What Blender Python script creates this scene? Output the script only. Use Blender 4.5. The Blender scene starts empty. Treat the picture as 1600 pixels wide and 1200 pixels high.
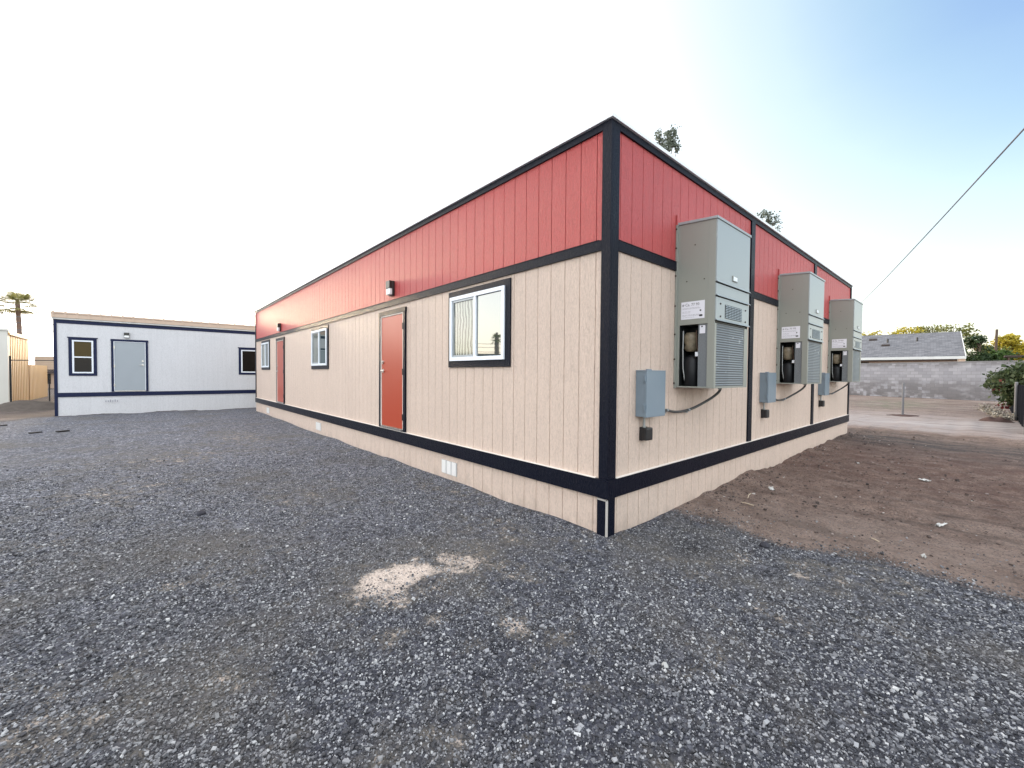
import bpy, bmesh, math, random
import numpy as np
from mathutils import Vector, Matrix
random.seed(7); rng = np.random.default_rng(11)
R = math.radians
scene = bpy.context.scene
COL = scene.collection
W, L = 10.97, 17.13            # end wall and long wall of the red and tan building
FACE_Y = 20.2                  # front of the white building

# ------------------------------------------------------------------ materials
def nt(name):
    m = bpy.data.materials.new(name); m.use_nodes = True
    t = m.node_tree; b = t.nodes['Principled BSDF']
    return m, t, b
def N(t, kind, **kw):
    n = t.nodes.new(kind)
    for k, v in kw.items():
        if k.startswith('i_'):
            key = k[2:].replace('_', ' ')
            n.inputs[int(key) if key.isdigit() else key].default_value = v
        else: setattr(n, k, v)
    return n
def lk(t, a, b): t.links.new(a, b)
def ramp(t, fac, stops, interp='LINEAR'):
    r = t.nodes.new('ShaderNodeValToRGB'); r.color_ramp.interpolation = interp
    e = r.color_ramp.elements
    while len(e) < len(stops): e.new(.5)
    for x, (p, c) in zip(e, stops):
        x.position = p; x.color = (c, c, c, 1) if isinstance(c, (int, float)) else (*c, 1)
    lk(t, fac, r.inputs[0]); return r.outputs[0]
def mixc(t, fac, a, b, mode='MIX'):
    n = t.nodes.new('ShaderNodeMix'); n.data_type = 'RGBA'; n.blend_type = mode; n.clamp_factor = True
    for s, v in ((0, fac), (6, a), (7, b)):
        if hasattr(v, 'is_output'): lk(t, v, n.inputs[s])
        elif s == 0: n.inputs[0].default_value = v
        else: n.inputs[s].default_value = (*v, 1)
    return n.outputs[2]
def mth(t, op, a, b=None, c=None, clamp=False):
    n = t.nodes.new('ShaderNodeMath'); n.operation = op; n.use_clamp = clamp
    for i, v in enumerate((a, b, c)):
        if v is None: continue
        if hasattr(v, 'is_output'): lk(t, v, n.inputs[i])
        else: n.inputs[i].default_value = v
    return n.outputs[0]
def pos(t): return t.nodes.new('ShaderNodeNewGeometry').outputs['Position']
def mapped(t, vec, scale):
    m = N(t, 'ShaderNodeMapping'); m.inputs['Scale'].default_value = scale; lk(t, vec, m.inputs[0]); return m.outputs[0]
def noise(t, vec, scale, detail=3, rough=.55, dist=0):
    n = N(t, 'ShaderNodeTexNoise'); lk(t, vec, n.inputs['Vector'])
    n.inputs['Scale'].default_value = scale; n.inputs['Detail'].default_value = detail
    n.inputs['Roughness'].default_value = rough; n.inputs['Distortion'].default_value = dist
    return n.outputs['Fac']
def voro(t, vec, scale, feature='F1', out='Distance'):
    n = N(t, 'ShaderNodeTexVoronoi', feature=feature); lk(t, vec, n.inputs['Vector']); n.inputs['Scale'].default_value = scale
    return n.outputs[out]
def bump(t, b, h, strength, dist):
    n = N(t, 'ShaderNodeBump'); n.inputs['Strength'].default_value = strength; n.inputs['Distance'].default_value = dist
    lk(t, h, n.inputs['Height']); lk(t, n.outputs[0], b.inputs['Normal'])

def plain(name, col, rough=.5, metal=0, spec=.5, var=.12, vscale=3, bumpy=0, bscale=40, rvar=.05):
    m, t, b = nt(name)
    tc = N(t, 'ShaderNodeTexCoord').outputs['Object']
    f = noise(t, tc, vscale, 4)
    lk(t, mixc(t, f, tuple(c*(1-var) for c in col), tuple(min(1, c*(1+var)) for c in col)), b.inputs['Base Color'])
    f2 = noise(t, tc, vscale*4, 3)
    lk(t, mth(t, 'MULTIPLY_ADD', f2, rvar, rough-rvar/2), b.inputs['Roughness'])
    b.inputs['Metallic'].default_value = metal; b.inputs['Specular IOR Level'].default_value = spec
    if bumpy: bump(t, b, noise(t, tc, bscale, 4), bumpy, .004)
    return m
def siding_paint(name, col, rough, spec=.5, grain=.55, splash=False):
    """painted rough-sawn plywood: embossed vertical wood grain under satin paint"""
    m, t, b = nt(name)
    p = pos(t)
    g1 = noise(t, mapped(t, p, (46, 46, 15)), 1, 5, .75, 1.0)
    g2 = noise(t, mapped(t, p, (150, 150, 30)), 1, 3, .65)
    big = noise(t, mapped(t, p, (1.3, 1.3, .5)), 1, 4)
    brd = N(t, 'ShaderNodeTexWhiteNoise', noise_dimensions='1D')
    sx = N(t, 'ShaderNodeSeparateXYZ'); lk(t, p, sx.inputs[0])
    lk(t, mth(t, 'FLOOR', mth(t, 'DIVIDE', mth(t, 'SUBTRACT', mth(t, 'ADD', sx.outputs[0], sx.outputs[1]), .164), 1.2192)), brd.inputs['W'])
    c = mixc(t, big, tuple(x*.93 for x in col), tuple(min(1, x*1.07) for x in col))
    c = mixc(t, mth(t, 'MULTIPLY', brd.outputs['Value'], .22), c, tuple(x*.8 for x in col))
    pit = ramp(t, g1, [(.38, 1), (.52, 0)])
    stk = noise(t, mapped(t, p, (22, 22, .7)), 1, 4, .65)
    c = mixc(t, mth(t, 'MULTIPLY', pit, .42), c, tuple(x*.62 for x in col))  # shade in the grain's low spots put into the paint colour
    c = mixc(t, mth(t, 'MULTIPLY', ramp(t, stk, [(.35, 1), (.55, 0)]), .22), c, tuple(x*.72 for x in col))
    c = mixc(t, mth(t, 'MULTIPLY', ramp(t, g2, [(.5, 0), (.64, 1)]), .45), c, tuple(min(1, x*1.22+.02) for x in col))  # light caught by raised grain put into the colour as paler flecks
    if splash:      # dried mud splashes along the foot of the skirting
        sp = mth(t, 'SUBTRACT', noise(t, mapped(t, p, (5, 5, 2.4)), 1, 6, .7), mth(t, 'MULTIPLY', sx.outputs[2], 1.15))
        c = mixc(t, ramp(t, sp, [(.32, 0), (.56, .4)]), c, (.36, .28, .23))
    lk(t, c, b.inputs['Base Color'])
    lk(t, mth(t, 'MULTIPLY_ADD', g2, .16, rough-.08), b.inputs['Roughness'])
    b.inputs['Specular IOR Level'].default_value = spec
    h = mth(t, 'MULTIPLY_ADD', g2, .35, g1)
    bump(t, b, h, grain, .014)
    return m

M = {}
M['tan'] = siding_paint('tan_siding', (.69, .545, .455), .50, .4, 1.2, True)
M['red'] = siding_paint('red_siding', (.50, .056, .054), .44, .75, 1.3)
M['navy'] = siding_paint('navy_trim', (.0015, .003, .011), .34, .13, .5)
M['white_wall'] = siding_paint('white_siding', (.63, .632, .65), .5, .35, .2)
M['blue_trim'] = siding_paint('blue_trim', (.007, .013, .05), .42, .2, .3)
M['red_door'] = plain('red_door_paint', (.40, .048, .014), .30, 0, .6, .04, 2, rvar=.01)
M['grey_door'] = plain('grey_door_paint', (.33, .365, .395), .45, 0, .4, .05, 2, rvar=.02)
M['vinyl'] = plain('white_vinyl', (.78, .82, .88), .35, 0, .5, .03)
M['cap'] = plain('white_metal_cap', (.8, .82, .84), .35, 0, .5, .05)
M['flash'] = plain('pale_flashing', (.78, .72, .66), .45, 0, .5, .08, 8)
M['bare_edge'] = plain('bare_board_edge', (.44, .41, .38), .7)
M['roofing'] = plain('pale_roofing', (.55, .55, .54), .7)
M['steel'] = plain('brushed_steel', (.6, .58, .55), .28, 1, .5, .1, 10)
M['hinge'] = plain('dark_hinge', (.05, .03, .025), .4, .6)
M['ac'] = plain('greenish_grey_enamel', (.26, .268, .238), .36, 0, .5, .03, 2.2, rvar=.02)
M['ac_front'] = plain('pale_grey_enamel', (.30, .335, .345), .30, 0, .6, .03, 2.2, rvar=.015)
M['ac_in'] = plain('dark_compartment', (.015, .018, .018), .6)
M['galv'] = plain('galvanised_sheet', (.34, .37, .4), .4, .5, .5, .15, 9)
M['coil'] = None
M['insul'] = plain('tan_insulation', (.17, .14, .095), .4, 0, .4, .8, 22)
M['black'] = plain('black_plastic', (.012, .012, .014), .4)
M['black_satin'] = plain('black_enamel', (.006, .007, .009), .45, 0, .3)
M['copper'] = plain('dull_copper_tube', (.12, .08, .06), .4, .8)
M['box'] = plain('blue_grey_enamel', (.175, .225, .27), .36, 0, .55, .08, 4)
M['conduit'] = plain('grey_conduit', (.05, .05, .05), .45, 0, .5, .2, 30)
M['pipe'] = plain('zinc_pipe', (.33, .34, .34), .4, .7)
M['sticker'] = plain('white_sticker', (.72, .72, .78), .4, 0, .5, .03)
M['ink'] = plain('dark_ink', (.02, .02, .025), .5)
M['pale_ink'] = plain('faded_ink', (.34, .34, .38), .5)
M['lens'] = plain('milky_lens', (.78, .8, .8), .25, 0, .5, .03)
M['housing'] = plain('bronze_housing', (.02, .018, .016), .3)
M['vent'] = plain('white_plastic_vent', (.74, .72, .70), .4, 0, .5, .03)
M['vent_gap'] = plain('grey_vent_gap', (.42, .41, .41), .6)
M['concrete'] = plain('grey_post', (.17, .17, .18), .7, 0, .3, .2, 14, .3)
M['fence_cloth'] = plain('black_screen_cloth', (.005, .006, .010), .9, 0, .05, .3, 9, .4, 30)
M['bark'] = plain('brown_bark', (.11, .08, .06), .85, 0, .2, .35, 6, .8, 20)
M['palm_bark'] = plain('palm_bark', (.24, .16, .125), .85, 0, .2, .3, 8, .8, 16)
M['pole'] = plain('weathered_pole', (.09, .065, .05), .8, 0, .2, .3, 4, .4)
M['cable'] = plain('grey_cable', (.12, .13, .16), .6)
M['container'] = plain('tan_sunlit_sheet_metal', (.62, .37, .14), .45, 0, .5, .1, 1.5)  # tan metal with golden sunlight put into its base colour
M['beige'] = plain('beige_panel', (.62, .60, .55), .5, 0, .4, .08, 1.2)
M['tan_fascia'] = plain('tan_metal_fascia', (.56, .42, .32), .45, 0, .5, .1, 2)
M['stucco'] = plain('tan_stucco', (.5, .36, .27), .8, 0, .3, .1, 3, .3)
M['eave_dark'] = plain('brown_eave', (.05, .035, .03), .7)
M['fascia'] = plain('white_fascia', (.64, .64, .62), .5)
M['paper'] = plain('white_paper', (.52, .51, .49), .7, 0, .3, .05)
M['wood_dark'] = plain('dark_wood', (.025, .022, .022), .8)
M['wood_pale'] = plain('pale_wood', (.55, .45, .33), .7)
M['drywood'] = plain('dry_stalk', (.34, .32, .28), .8, 0, .2, .2)
M['leather_soil'] = plain('red_brown_soil', (.085, .055, .049), .95, 0, .1, .35, 9, 1, 18)
M['dark_soil'] = plain('dark_soil', (.10, .085, .075), .95, 0, .1, .35, 5, 1, 14)

def leaf_mat(name, dark, light, rough=.5):
    m, t, b = nt(name)
    ri = N(t, 'ShaderNodeNewGeometry').outputs['Random Per Island']
    lk(t, mixc(t, ri, dark, light), b.inputs['Base Color'])
    b.inputs['Roughness'].default_value = rough
    b.inputs['Specular IOR Level'].default_value = .3
    tr = N(t, 'ShaderNodeBsdfTranslucent'); lk(t, mixc(t, ri, dark, light), tr.inputs[0])
    mx = N(t, 'ShaderNodeMixShader'); mx.inputs[0].default_value = .35
    lk(t, b.outputs[0], mx.inputs[1]); lk(t, tr.outputs[0], mx.inputs[2])
    lk(t, mx.outputs[0], t.nodes['Material Output'].inputs[0])
    return m
M['leaf_grey'] = leaf_mat('grey_green_leaves', (.09, .11, .08), (.24, .27, .22))
M['leaf_green'] = leaf_mat('green_leaves', (.035, .07, .02), (.12, .19, .05))
M['leaf_sun_yellow'] = leaf_mat('sun_yellow_leaves', (.22, .19, .02), (.58, .48, .06))  # yellow of the low sunlight put into the leaf colour
M['leaf_olive'] = leaf_mat('olive_leaves', (.07, .085, .02), (.26, .25, .06))
M['leaf_dark'] = leaf_mat('dark_leaves', (.018, .038, .016), (.07, .11, .045))
M['leaf_bush'] = leaf_mat('bush_leaves', (.018, .035, .014), (.10, .13, .06))
M['leaf_red'] = leaf_mat('dark_red_leaves', (.07, .012, .014), (.15, .025, .028))
M['leaf_palm'] = leaf_mat('palm_leaves', (.13, .13, .045), (.36, .33, .12))

def glass(name, base, ior, rough=.02, spec=.5):
    m, t, b = nt(name)
    tc = N(t, 'ShaderNodeTexCoord').outputs['Object']
    lk(t, mixc(t, noise(t, tc, 1.3, 2), tuple(c*.8 for c in base), tuple(c*1.2 for c in base)), b.inputs['Base Color'])
    b.inputs['Roughness'].default_value = rough; b.inputs['IOR'].default_value = ior; b.inputs['Specular IOR Level'].default_value = spec
    bump(t, b, noise(t, mapped(t, tc, (1, 1, .5)), 2.2, 1), .05, .01)
    return m
M['glass'] = glass('reflective_window_glass', (.03, .05, .05), 3.3)
M['glass_screen'] = None
M['glass_dark'] = glass('dark_window_glass', (.008, .007, .006), 1.45, .02, .25)
M['glass_brown'] = glass('brown_reflection_in_glass', (.05, .032, .004), 1.45, .02, .25)  # brown reflection put into the pane's base colour

def blind_glass():
    """sash with an insect screen over vertical blinds"""
    m, t, b = nt('screened_window_glass')
    p = pos(t)
    sx = N(t, 'ShaderNodeSeparateXYZ'); lk(t, p, sx.inputs[0])
    wob = noise(t, mapped(t, p, (3, 3, 3.2)), 1, 2)
    ph = mth(t, 'MULTIPLY_ADD', wob, 9.0, mth(t, 'MULTIPLY', sx.outputs[1], 95))
    s = mth(t, 'MULTIPLY_ADD', mth(t, 'SINE', ph), .5, .5)
    lk(t, mixc(t, ramp(t, s, [(.25, 0), (.75, 1)]), (.04, .045, .04), (.34, .36, .31)), b.inputs['Base Color'])
    b.inputs['Roughness'].default_value = .07; b.inputs['IOR'].default_value = 2.1
    return m
M['glass_screen'] = blind_glass()

def coil_mat():
    m, t, b = nt('condenser_fins')
    tc = N(t, 'ShaderNodeTexCoord').outputs['Object']
    sx = N(t, 'ShaderNodeSeparateXYZ'); lk(t, tc, sx.inputs[0])
    fin = mth(t, 'MULTIPLY_ADD', mth(t, 'SINE', mth(t, 'MULTIPLY', sx.outputs[2], 230)), .5, .5)
    blot = noise(t, mapped(t, tc, (7, 7, 12)), 1, 4)
    left = mth(t, 'LESS_THAN', sx.outputs[0], .40)
    c = mixc(t, fin, (.13, .145, .155), (.27, .29, .3))
    c = mixc(t, mth(t, 'MULTIPLY', left, .28), c, (.12, .135, .15))
    c = mixc(t, ramp(t, blot, [(.62, 0), (.74, 1)]), c, (.5, .52, .52))
    lk(t, c, b.inputs['Base Color']); b.inputs['Metallic'].default_value = .35; b.inputs['Roughness'].default_value = .42
    bump(t, b, fin, .6, .01)
    return m
M['coil'] = coil_mat()
def perf_mat():
    m, t, b = nt('perforated_panel')
    tc = N(t, 'ShaderNodeTexCoord').outputs['Object']
    sx = N(t, 'ShaderNodeSeparateXYZ'); lk(t, tc, sx.inputs[0])
    a = mth(t, 'SINE', mth(t, 'MULTIPLY', sx.outputs[1], 420)); c = mth(t, 'SINE', mth(t, 'MULTIPLY', sx.outputs[2], 420))
    h = mth(t, 'GREATER_THAN', mth(t, 'MULTIPLY', a, c), .25)
    lk(t, mixc(t, h, (.20, .22, .235), (.03, .03, .035)), b.inputs['Base Color']); b.inputs['Roughness'].default_value = .45
    return m
M['perf'] = perf_mat()

def block_mat():
    """concrete blocks with darker mortar, block-to-block tone, damp dark staining in the lower courses"""
    m, t, b = nt('grey_block_wall')
    tc = N(t, 'ShaderNodeTexCoord').outputs['Object']
    sx = N(t, 'ShaderNodeSeparateXYZ'); lk(t, tc, sx.inputs[0])
    cb = N(t, 'ShaderNodeCombineXYZ'); lk(t, sx.outputs[1], cb.inputs[0]); lk(t, sx.outputs[2], cb.inputs[1])
    br = N(t, 'ShaderNodeTexBrick'); lk(t, cb.outputs[0], br.inputs['Vector'])
    br.inputs['Scale'].default_value = 1; br.inputs['Brick Width'].default_value = .406; br.inputs['Row Height'].default_value = .203
    br.inputs['Mortar Size'].default_value = .012; br.inputs['Mortar Smooth'].default_value = .4; br.inputs['Bias'].default_value = -.1
    br.inputs['Color1'].default_value = (.31, .315, .35, 1); br.inputs['Color2'].default_value = (.215, .22, .25, 1); br.inputs['Mortar'].default_value = (.20, .20, .225, 1)
    n1 = noise(t, mapped(t, tc, (1, .5, .9)), 1, 5, .65)
    bs = N(t, 'ShaderNodeTexWhiteNoise', noise_dimensions='2D'); sn = N(t, 'ShaderNodeVectorMath', operation='SNAP'); lk(t, cb.outputs[0], sn.inputs[0]); sn.inputs[1].default_value = (.203, .203, 1); lk(t, sn.outputs[0], bs.inputs['Vector'])
    st = ramp(t, mth(t, 'MULTIPLY_ADD', bs.outputs['Value'], .16, n1), [(.47, 0), (.62, 1)])
    low = ramp(t, mth(t, 'DIVIDE', sx.outputs[2], 2.4), [(.05, 1), (.40, .75), (.62, .12), (.86, .1), (.93, .7)])
    c = mixc(t, mth(t, 'MULTIPLY', mth(t, 'MULTIPLY', st, low), .85), br.outputs['Color'], (.10, .095, .10))
    wh = ramp(t, noise(t, mapped(t, tc, (1, .7, 1.6)), 1.3, 4), [(.56, 0), (.7, 1)])
    c = mixc(t, mth(t, 'MULTIPLY', wh, .3), c, (.42, .43, .47))
    lk(t, c, b.inputs['Base Color']); b.inputs['Roughness'].default_value = .9
    bump(t, b, mth(t, 'ADD', br.outputs['Fac'], mth(t, 'MULTIPLY', noise(t, tc, 40, 3), -.5)), -.5, .01)
    return m
M['block'] = block_mat()
def shingle_mat():
    m, t, b = nt('grey_shingles')
    tc = N(t, 'ShaderNodeTexCoord').outputs['Object']
    sx = N(t, 'ShaderNodeSeparateXYZ'); lk(t, tc, sx.inputs[0])
    cb = N(t, 'ShaderNodeCombineXYZ'); lk(t, sx.outputs[1], cb.inputs[0]); lk(t, mth(t, 'MULTIPLY', sx.outputs[0], 1.1), cb.inputs[1])
    br = N(t, 'ShaderNodeTexBrick'); lk(t, cb.outputs[0], br.inputs['Vector'])
    br.inputs['Scale'].default_value = 1; br.inputs['Brick Width'].default_value = .33; br.inputs['Row Height'].default_value = .16
    br.inputs['Mortar Size'].default_value = .01
    br.inputs['Color1'].default_value = (.085, .085, .092, 1); br.inputs['Color2'].default_value = (.20, .197, .21, 1); br.inputs['Mortar'].default_value = (.06, .06, .064, 1)
    c = mixc(t, mth(t, 'MULTIPLY', noise(t, tc, 14, 4), .5), br.outputs['Color'], (.16, .157, .17))
    lk(t, c, b.inputs['Base Color']); b.inputs['Roughness'].default_value = .9
    return m
M['shingle'] = shingle_mat()

# ------------------------------------------------------------------ mesh building
class MB:
    def __init__(s): s.v = []; s.f = []; s.sm = []
    def add(s, vs, fs, smooth=False):
        o = len(s.v); s.v += [tuple(p) for p in vs]; s.f += [tuple(i+o for i in f) for f in fs]; s.sm += [smooth]*len(fs)
    def box(s, x0, x1, y0, y1, z0, z1):
        s.add([(x, y, z) for x in (x0, x1) for y in (y0, y1) for z in (z0, z1)],
              [(0, 1, 3, 2), (4, 6, 7, 5), (0, 4, 5, 1), (2, 3, 7, 6), (0, 2, 6, 4), (1, 5, 7, 3)])
    def hexa(s, p): s.add(p, [(0, 1, 2, 3), (7, 6, 5, 4), (0, 4, 5, 1), (1, 5, 6, 2), (2, 6, 7, 3), (3, 7, 4, 0)])
    def tube(s, pts, r, n=10, cap=True):
        pts = [Vector(p) for p in pts]; rr = r if isinstance(r, (list, tuple)) else [r]*len(pts)
        rings = []; prev = None
        for i, p in enumerate(pts):
            d = (pts[min(i+1, len(pts)-1)]-pts[max(i-1, 0)]).normalized()
            a = (prev - d*prev.dot(d)) if prev is not None else d.orthogonal()
            if a.length < 1e-6: a = d.orthogonal()
            a.normalize(); prev = a; b = d.cross(a)
            rings.append([p+(a*math.cos(2*math.pi*k/n)+b*math.sin(2*math.pi*k/n))*rr[i] for k in range(n)])
        vs = [q for ring in rings for q in ring]; fs = []
        for i in range(len(pts)-1):
            for k in range(n):
                k2 = (k+1) % n; fs.append((i*n+k, i*n+k2, (i+1)*n+k2, (i+1)*n+k))
        s.add(vs, fs, True)
        if cap:
            s.add(rings[0], [tuple(range(n-1, -1, -1))]); s.add(rings[-1], [tuple(range(n))])
    def build(s, name, mat, parent=None, bevel=0, fix=True):
        me = bpy.data.meshes.new(name); me.from_pydata(s.v, [], s.f)
        me.polygons.foreach_set('use_smooth', s.sm)
        if fix:
            bm = bmesh.new(); bm.from_mesh(me)
            bmesh.ops.recalc_face_normals(bm, faces=bm.faces)
            if bevel:
                es = [e for e in bm.edges if len(e.link_faces) == 2 and e.calc_face_angle(0) > 1.0]
                bmesh.ops.bevel(bm, geom=es, offset=bevel, segments=2, affect='EDGES', profile=.6, clamp_overlap=True)
            bm.to_mesh(me); bm.free()
        me.materials.append(M[mat] if isinstance(mat, str) else mat)
        o = bpy.data.objects.new(name, me); COL.objects.link(o)
        if parent is not None: o.parent = parent
        return o
class Face(MB):
    """boxes laid on a wall: s runs along it, d stands out from it, z is up"""
    def __init__(s, along): MB.__init__(s); s.along = along
    def slab(s, s0, s1, d0, d1, z0, z1):
        if s.along == 'y': s.box(-d1, -d0, s0, s1, z0, z1)
        else: s.box(s0, s1, -d1, -d0, z0, z1)
    def P(s, a, d, z): return (-d, a, z) if s.along == 'y' else (a, -d, z)
def tag(o, label, cat, group=None, kind=None):
    if label: o['label'] = label
    if cat: o['category'] = cat
    if group: o['group'] = group
    if kind: o['kind'] = kind
    return o
def thing(name, loc, label, cat, group=None, rz=0):
    o = bpy.data.objects.new(name, None); COL.objects.link(o); o.location = loc; o.rotation_euler[2] = rz
    o.empty_display_size = .1
    return tag(o, label, cat, group)
def dup(root, loc, label):
    r = root.copy(); COL.objects.link(r); r.location = loc; r['label'] = label
    for ch in list(root.children):
        c = ch.copy(); COL.objects.link(c); c.parent = r
        for g in list(ch.children):
            d = g.copy(); COL.objects.link(d); d.parent = c
    return r
def text_mesh(name, body, size, mat, parent, origin, ux, uz, extrude=0):
    """lettering laid on a plane through origin spanned by ux (reading direction) and uz (up)"""
    cu = bpy.data.curves.new(name, 'FONT'); cu.body = body; cu.size = size
    tmp = bpy.data.objects.new(name+'_tmp', cu); COL.objects.link(tmp)
    dg = bpy.context.evaluated_depsgraph_get(); dg.update()
    me = bpy.data.meshes.new_from_object(tmp.evaluated_get(dg))
    bpy.data.objects.remove(tmp)
    ux, uz, o = Vector(ux), Vector(uz), Vector(origin)
    for v in me.vertices: v.co = o+ux*v.co.x+uz*v.co.y
    me.materials.clear(); me.materials.append(M[mat]); me.name = name
    ob = bpy.data.objects.new(name, me); COL.objects.link(ob); ob.parent = parent
    return ob

# ------------------------------------------------------------------ value noise for the terrain
def vnoise(x, y, scale, seed):
    x = x*scale; y = y*scale
    xi = np.floor(x).astype(int); yi = np.floor(y).astype(int); fx = x-xi; fy = y-yi
    fx = fx*fx*(3-2*fx); fy = fy*fy*(3-2*fy)
    def h(a, b):
        n = np.sin(a*127.1+b*311.7+seed*74.7)*43758.5453
        return n-np.floor(n)
    return (h(xi, yi)*(1-fx)*(1-fy)+h(xi+1, yi)*fx*(1-fy)+h(xi, yi+1)*(1-fx)*fy+h(xi+1, yi+1)*fx*fy)
def sstep(a, b, x):
    t = np.clip((x-a)/(b-a), 0, 1); return t*t*(3-2*t)
PATCHES = [(-1.88, .62, .40, .27, .98), (-1.40, .50, .44, .32, .62), (-2.05, .28, .26, .10, .62), (-2.27, -.06, .17, .08, .5), (-1.98, -.04, .13, .07, .45),
           (-1.60, -.50, .17, .15, .52), (-1.49, -.72, .15, .08, .58), (-1.15, .02, .2, .22, .33), (.1, -.9, .3, .25, .3), (.55, -1.1, .28, .25, .3), (-.1, .0, .3, .3, .22),
           (-5.2, 1.2, .6, .9, .28), (-4.4, 3.2, .7, .5, .25), (-3.0, 7.5, 1.3, .9, .3), (-2.6, -.9, .5, .2, .25), (1.0, -1.9, .4, .3, .3), (-3.9, .3, .6, .5, .36), (-4.3, -.5, .6, .4, .36), (-3.4, -.9, .4, .25, .42), (-3.1, .2, .3, .3, .3), (-4.9, 2.2, .6, .6, .36), (-1.9, 3.4, .5, .6, .3), (-6.5, 5.5, 1.6, .8, .34), (-3.6, 5.2, .8, .9, .3), (-1.6, 9.5, .7, 1.6, .34), (.75, -1.55, .35, .25, .42), (-3.0, 1.6, .5, .35, .26), (-.2, -1.5, .3, .22, .34), (.2, -2.0, .3, .2, .32), (-.6, .9, .35, .5, .3), (-.35, 2.6, .3, .9, .3), (-1.0, -1.4, .3, .15, .28)]
def patch_mask(x, y):
    m = np.zeros_like(x)
    for px, py, rx, ry, a in PATCHES:
        d = ((x-px)/rx)**2+((y-py)/ry)**2
        m = np.maximum(m, a*np.exp(-d*.9))
    return m
def gravel_mask(x, y):
    e = 1.22+(vnoise(x, y, 1.7, 3)-.5)*.45+(vnoise(x, y, 6, 4)-.5)*.16+.1*np.clip(-.6-y, 0, 1)
    m = 1-sstep(e-.28, e+.34, x)
    return m*(1-sstep(18.9, 19.7, y+(vnoise(x, y, .9, 5)-.5)*1.0+.35*np.clip(-6-x, -1, 3)))
def height(x, y):
    z = .035+(vnoise(x, y, .35, 1)-.5)*.028*sstep(0, 2, np.abs(x)+np.abs(y))+(vnoise(x, y, 1.6, 2)-.5)*.016+(vnoise(x, y, 5, 8)-.5)*.006
    z = z+sstep(22, 36, x)*.27*(1-sstep(9, 14, y))
    z = z-sstep(18.3, 21, y)*.10*(1-sstep(12, 20, x))
    d = 1-gravel_mask(x, y)
    z = z+d*((vnoise(x, y, 1.1, 19)-.5)*.05+(vnoise(x, y, 3.2, 9)-.5)*.045+(vnoise(x, y, 8, 10)-.5)*.026)*(1-sstep(12, 30, x))
    heap = np.exp(-np.clip(-y, 0, 9)/.35)*sstep(1.2, 2.2, x)*(1-sstep(10.6, 11.6, x))     # soil heaped along the skirting
    z = z+heap*(.045+.05*(vnoise(x, y*0, .8, 12)-.35))
    z = z+.045*np.exp(-np.clip(-x, 0, 9)/.12)*vnoise(x*0+3, y, 1.3, 14)*sstep(-.3, .3, y)*(1-sstep(17, 17.5, y))*(x < .3)
    z = z-.02*np.exp(-(((x-.45)/.25)**2+((y+.62)/.18)**2))
    return z

def graded(lo, hi, step, far, g=1.16):
    a = list(np.arange(lo, hi+1e-6, step)); s = step; x = hi
    while x < far: s *= g; x += s; a.append(x)
    s = step; x = lo
    while x > -far: s *= g; x -= s; a.insert(0, x)
    return np.array(a)
gx, gy = graded(-6.5, 8.5, .06, 900), graded(-4.2, 6.0, .06, 900)
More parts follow.
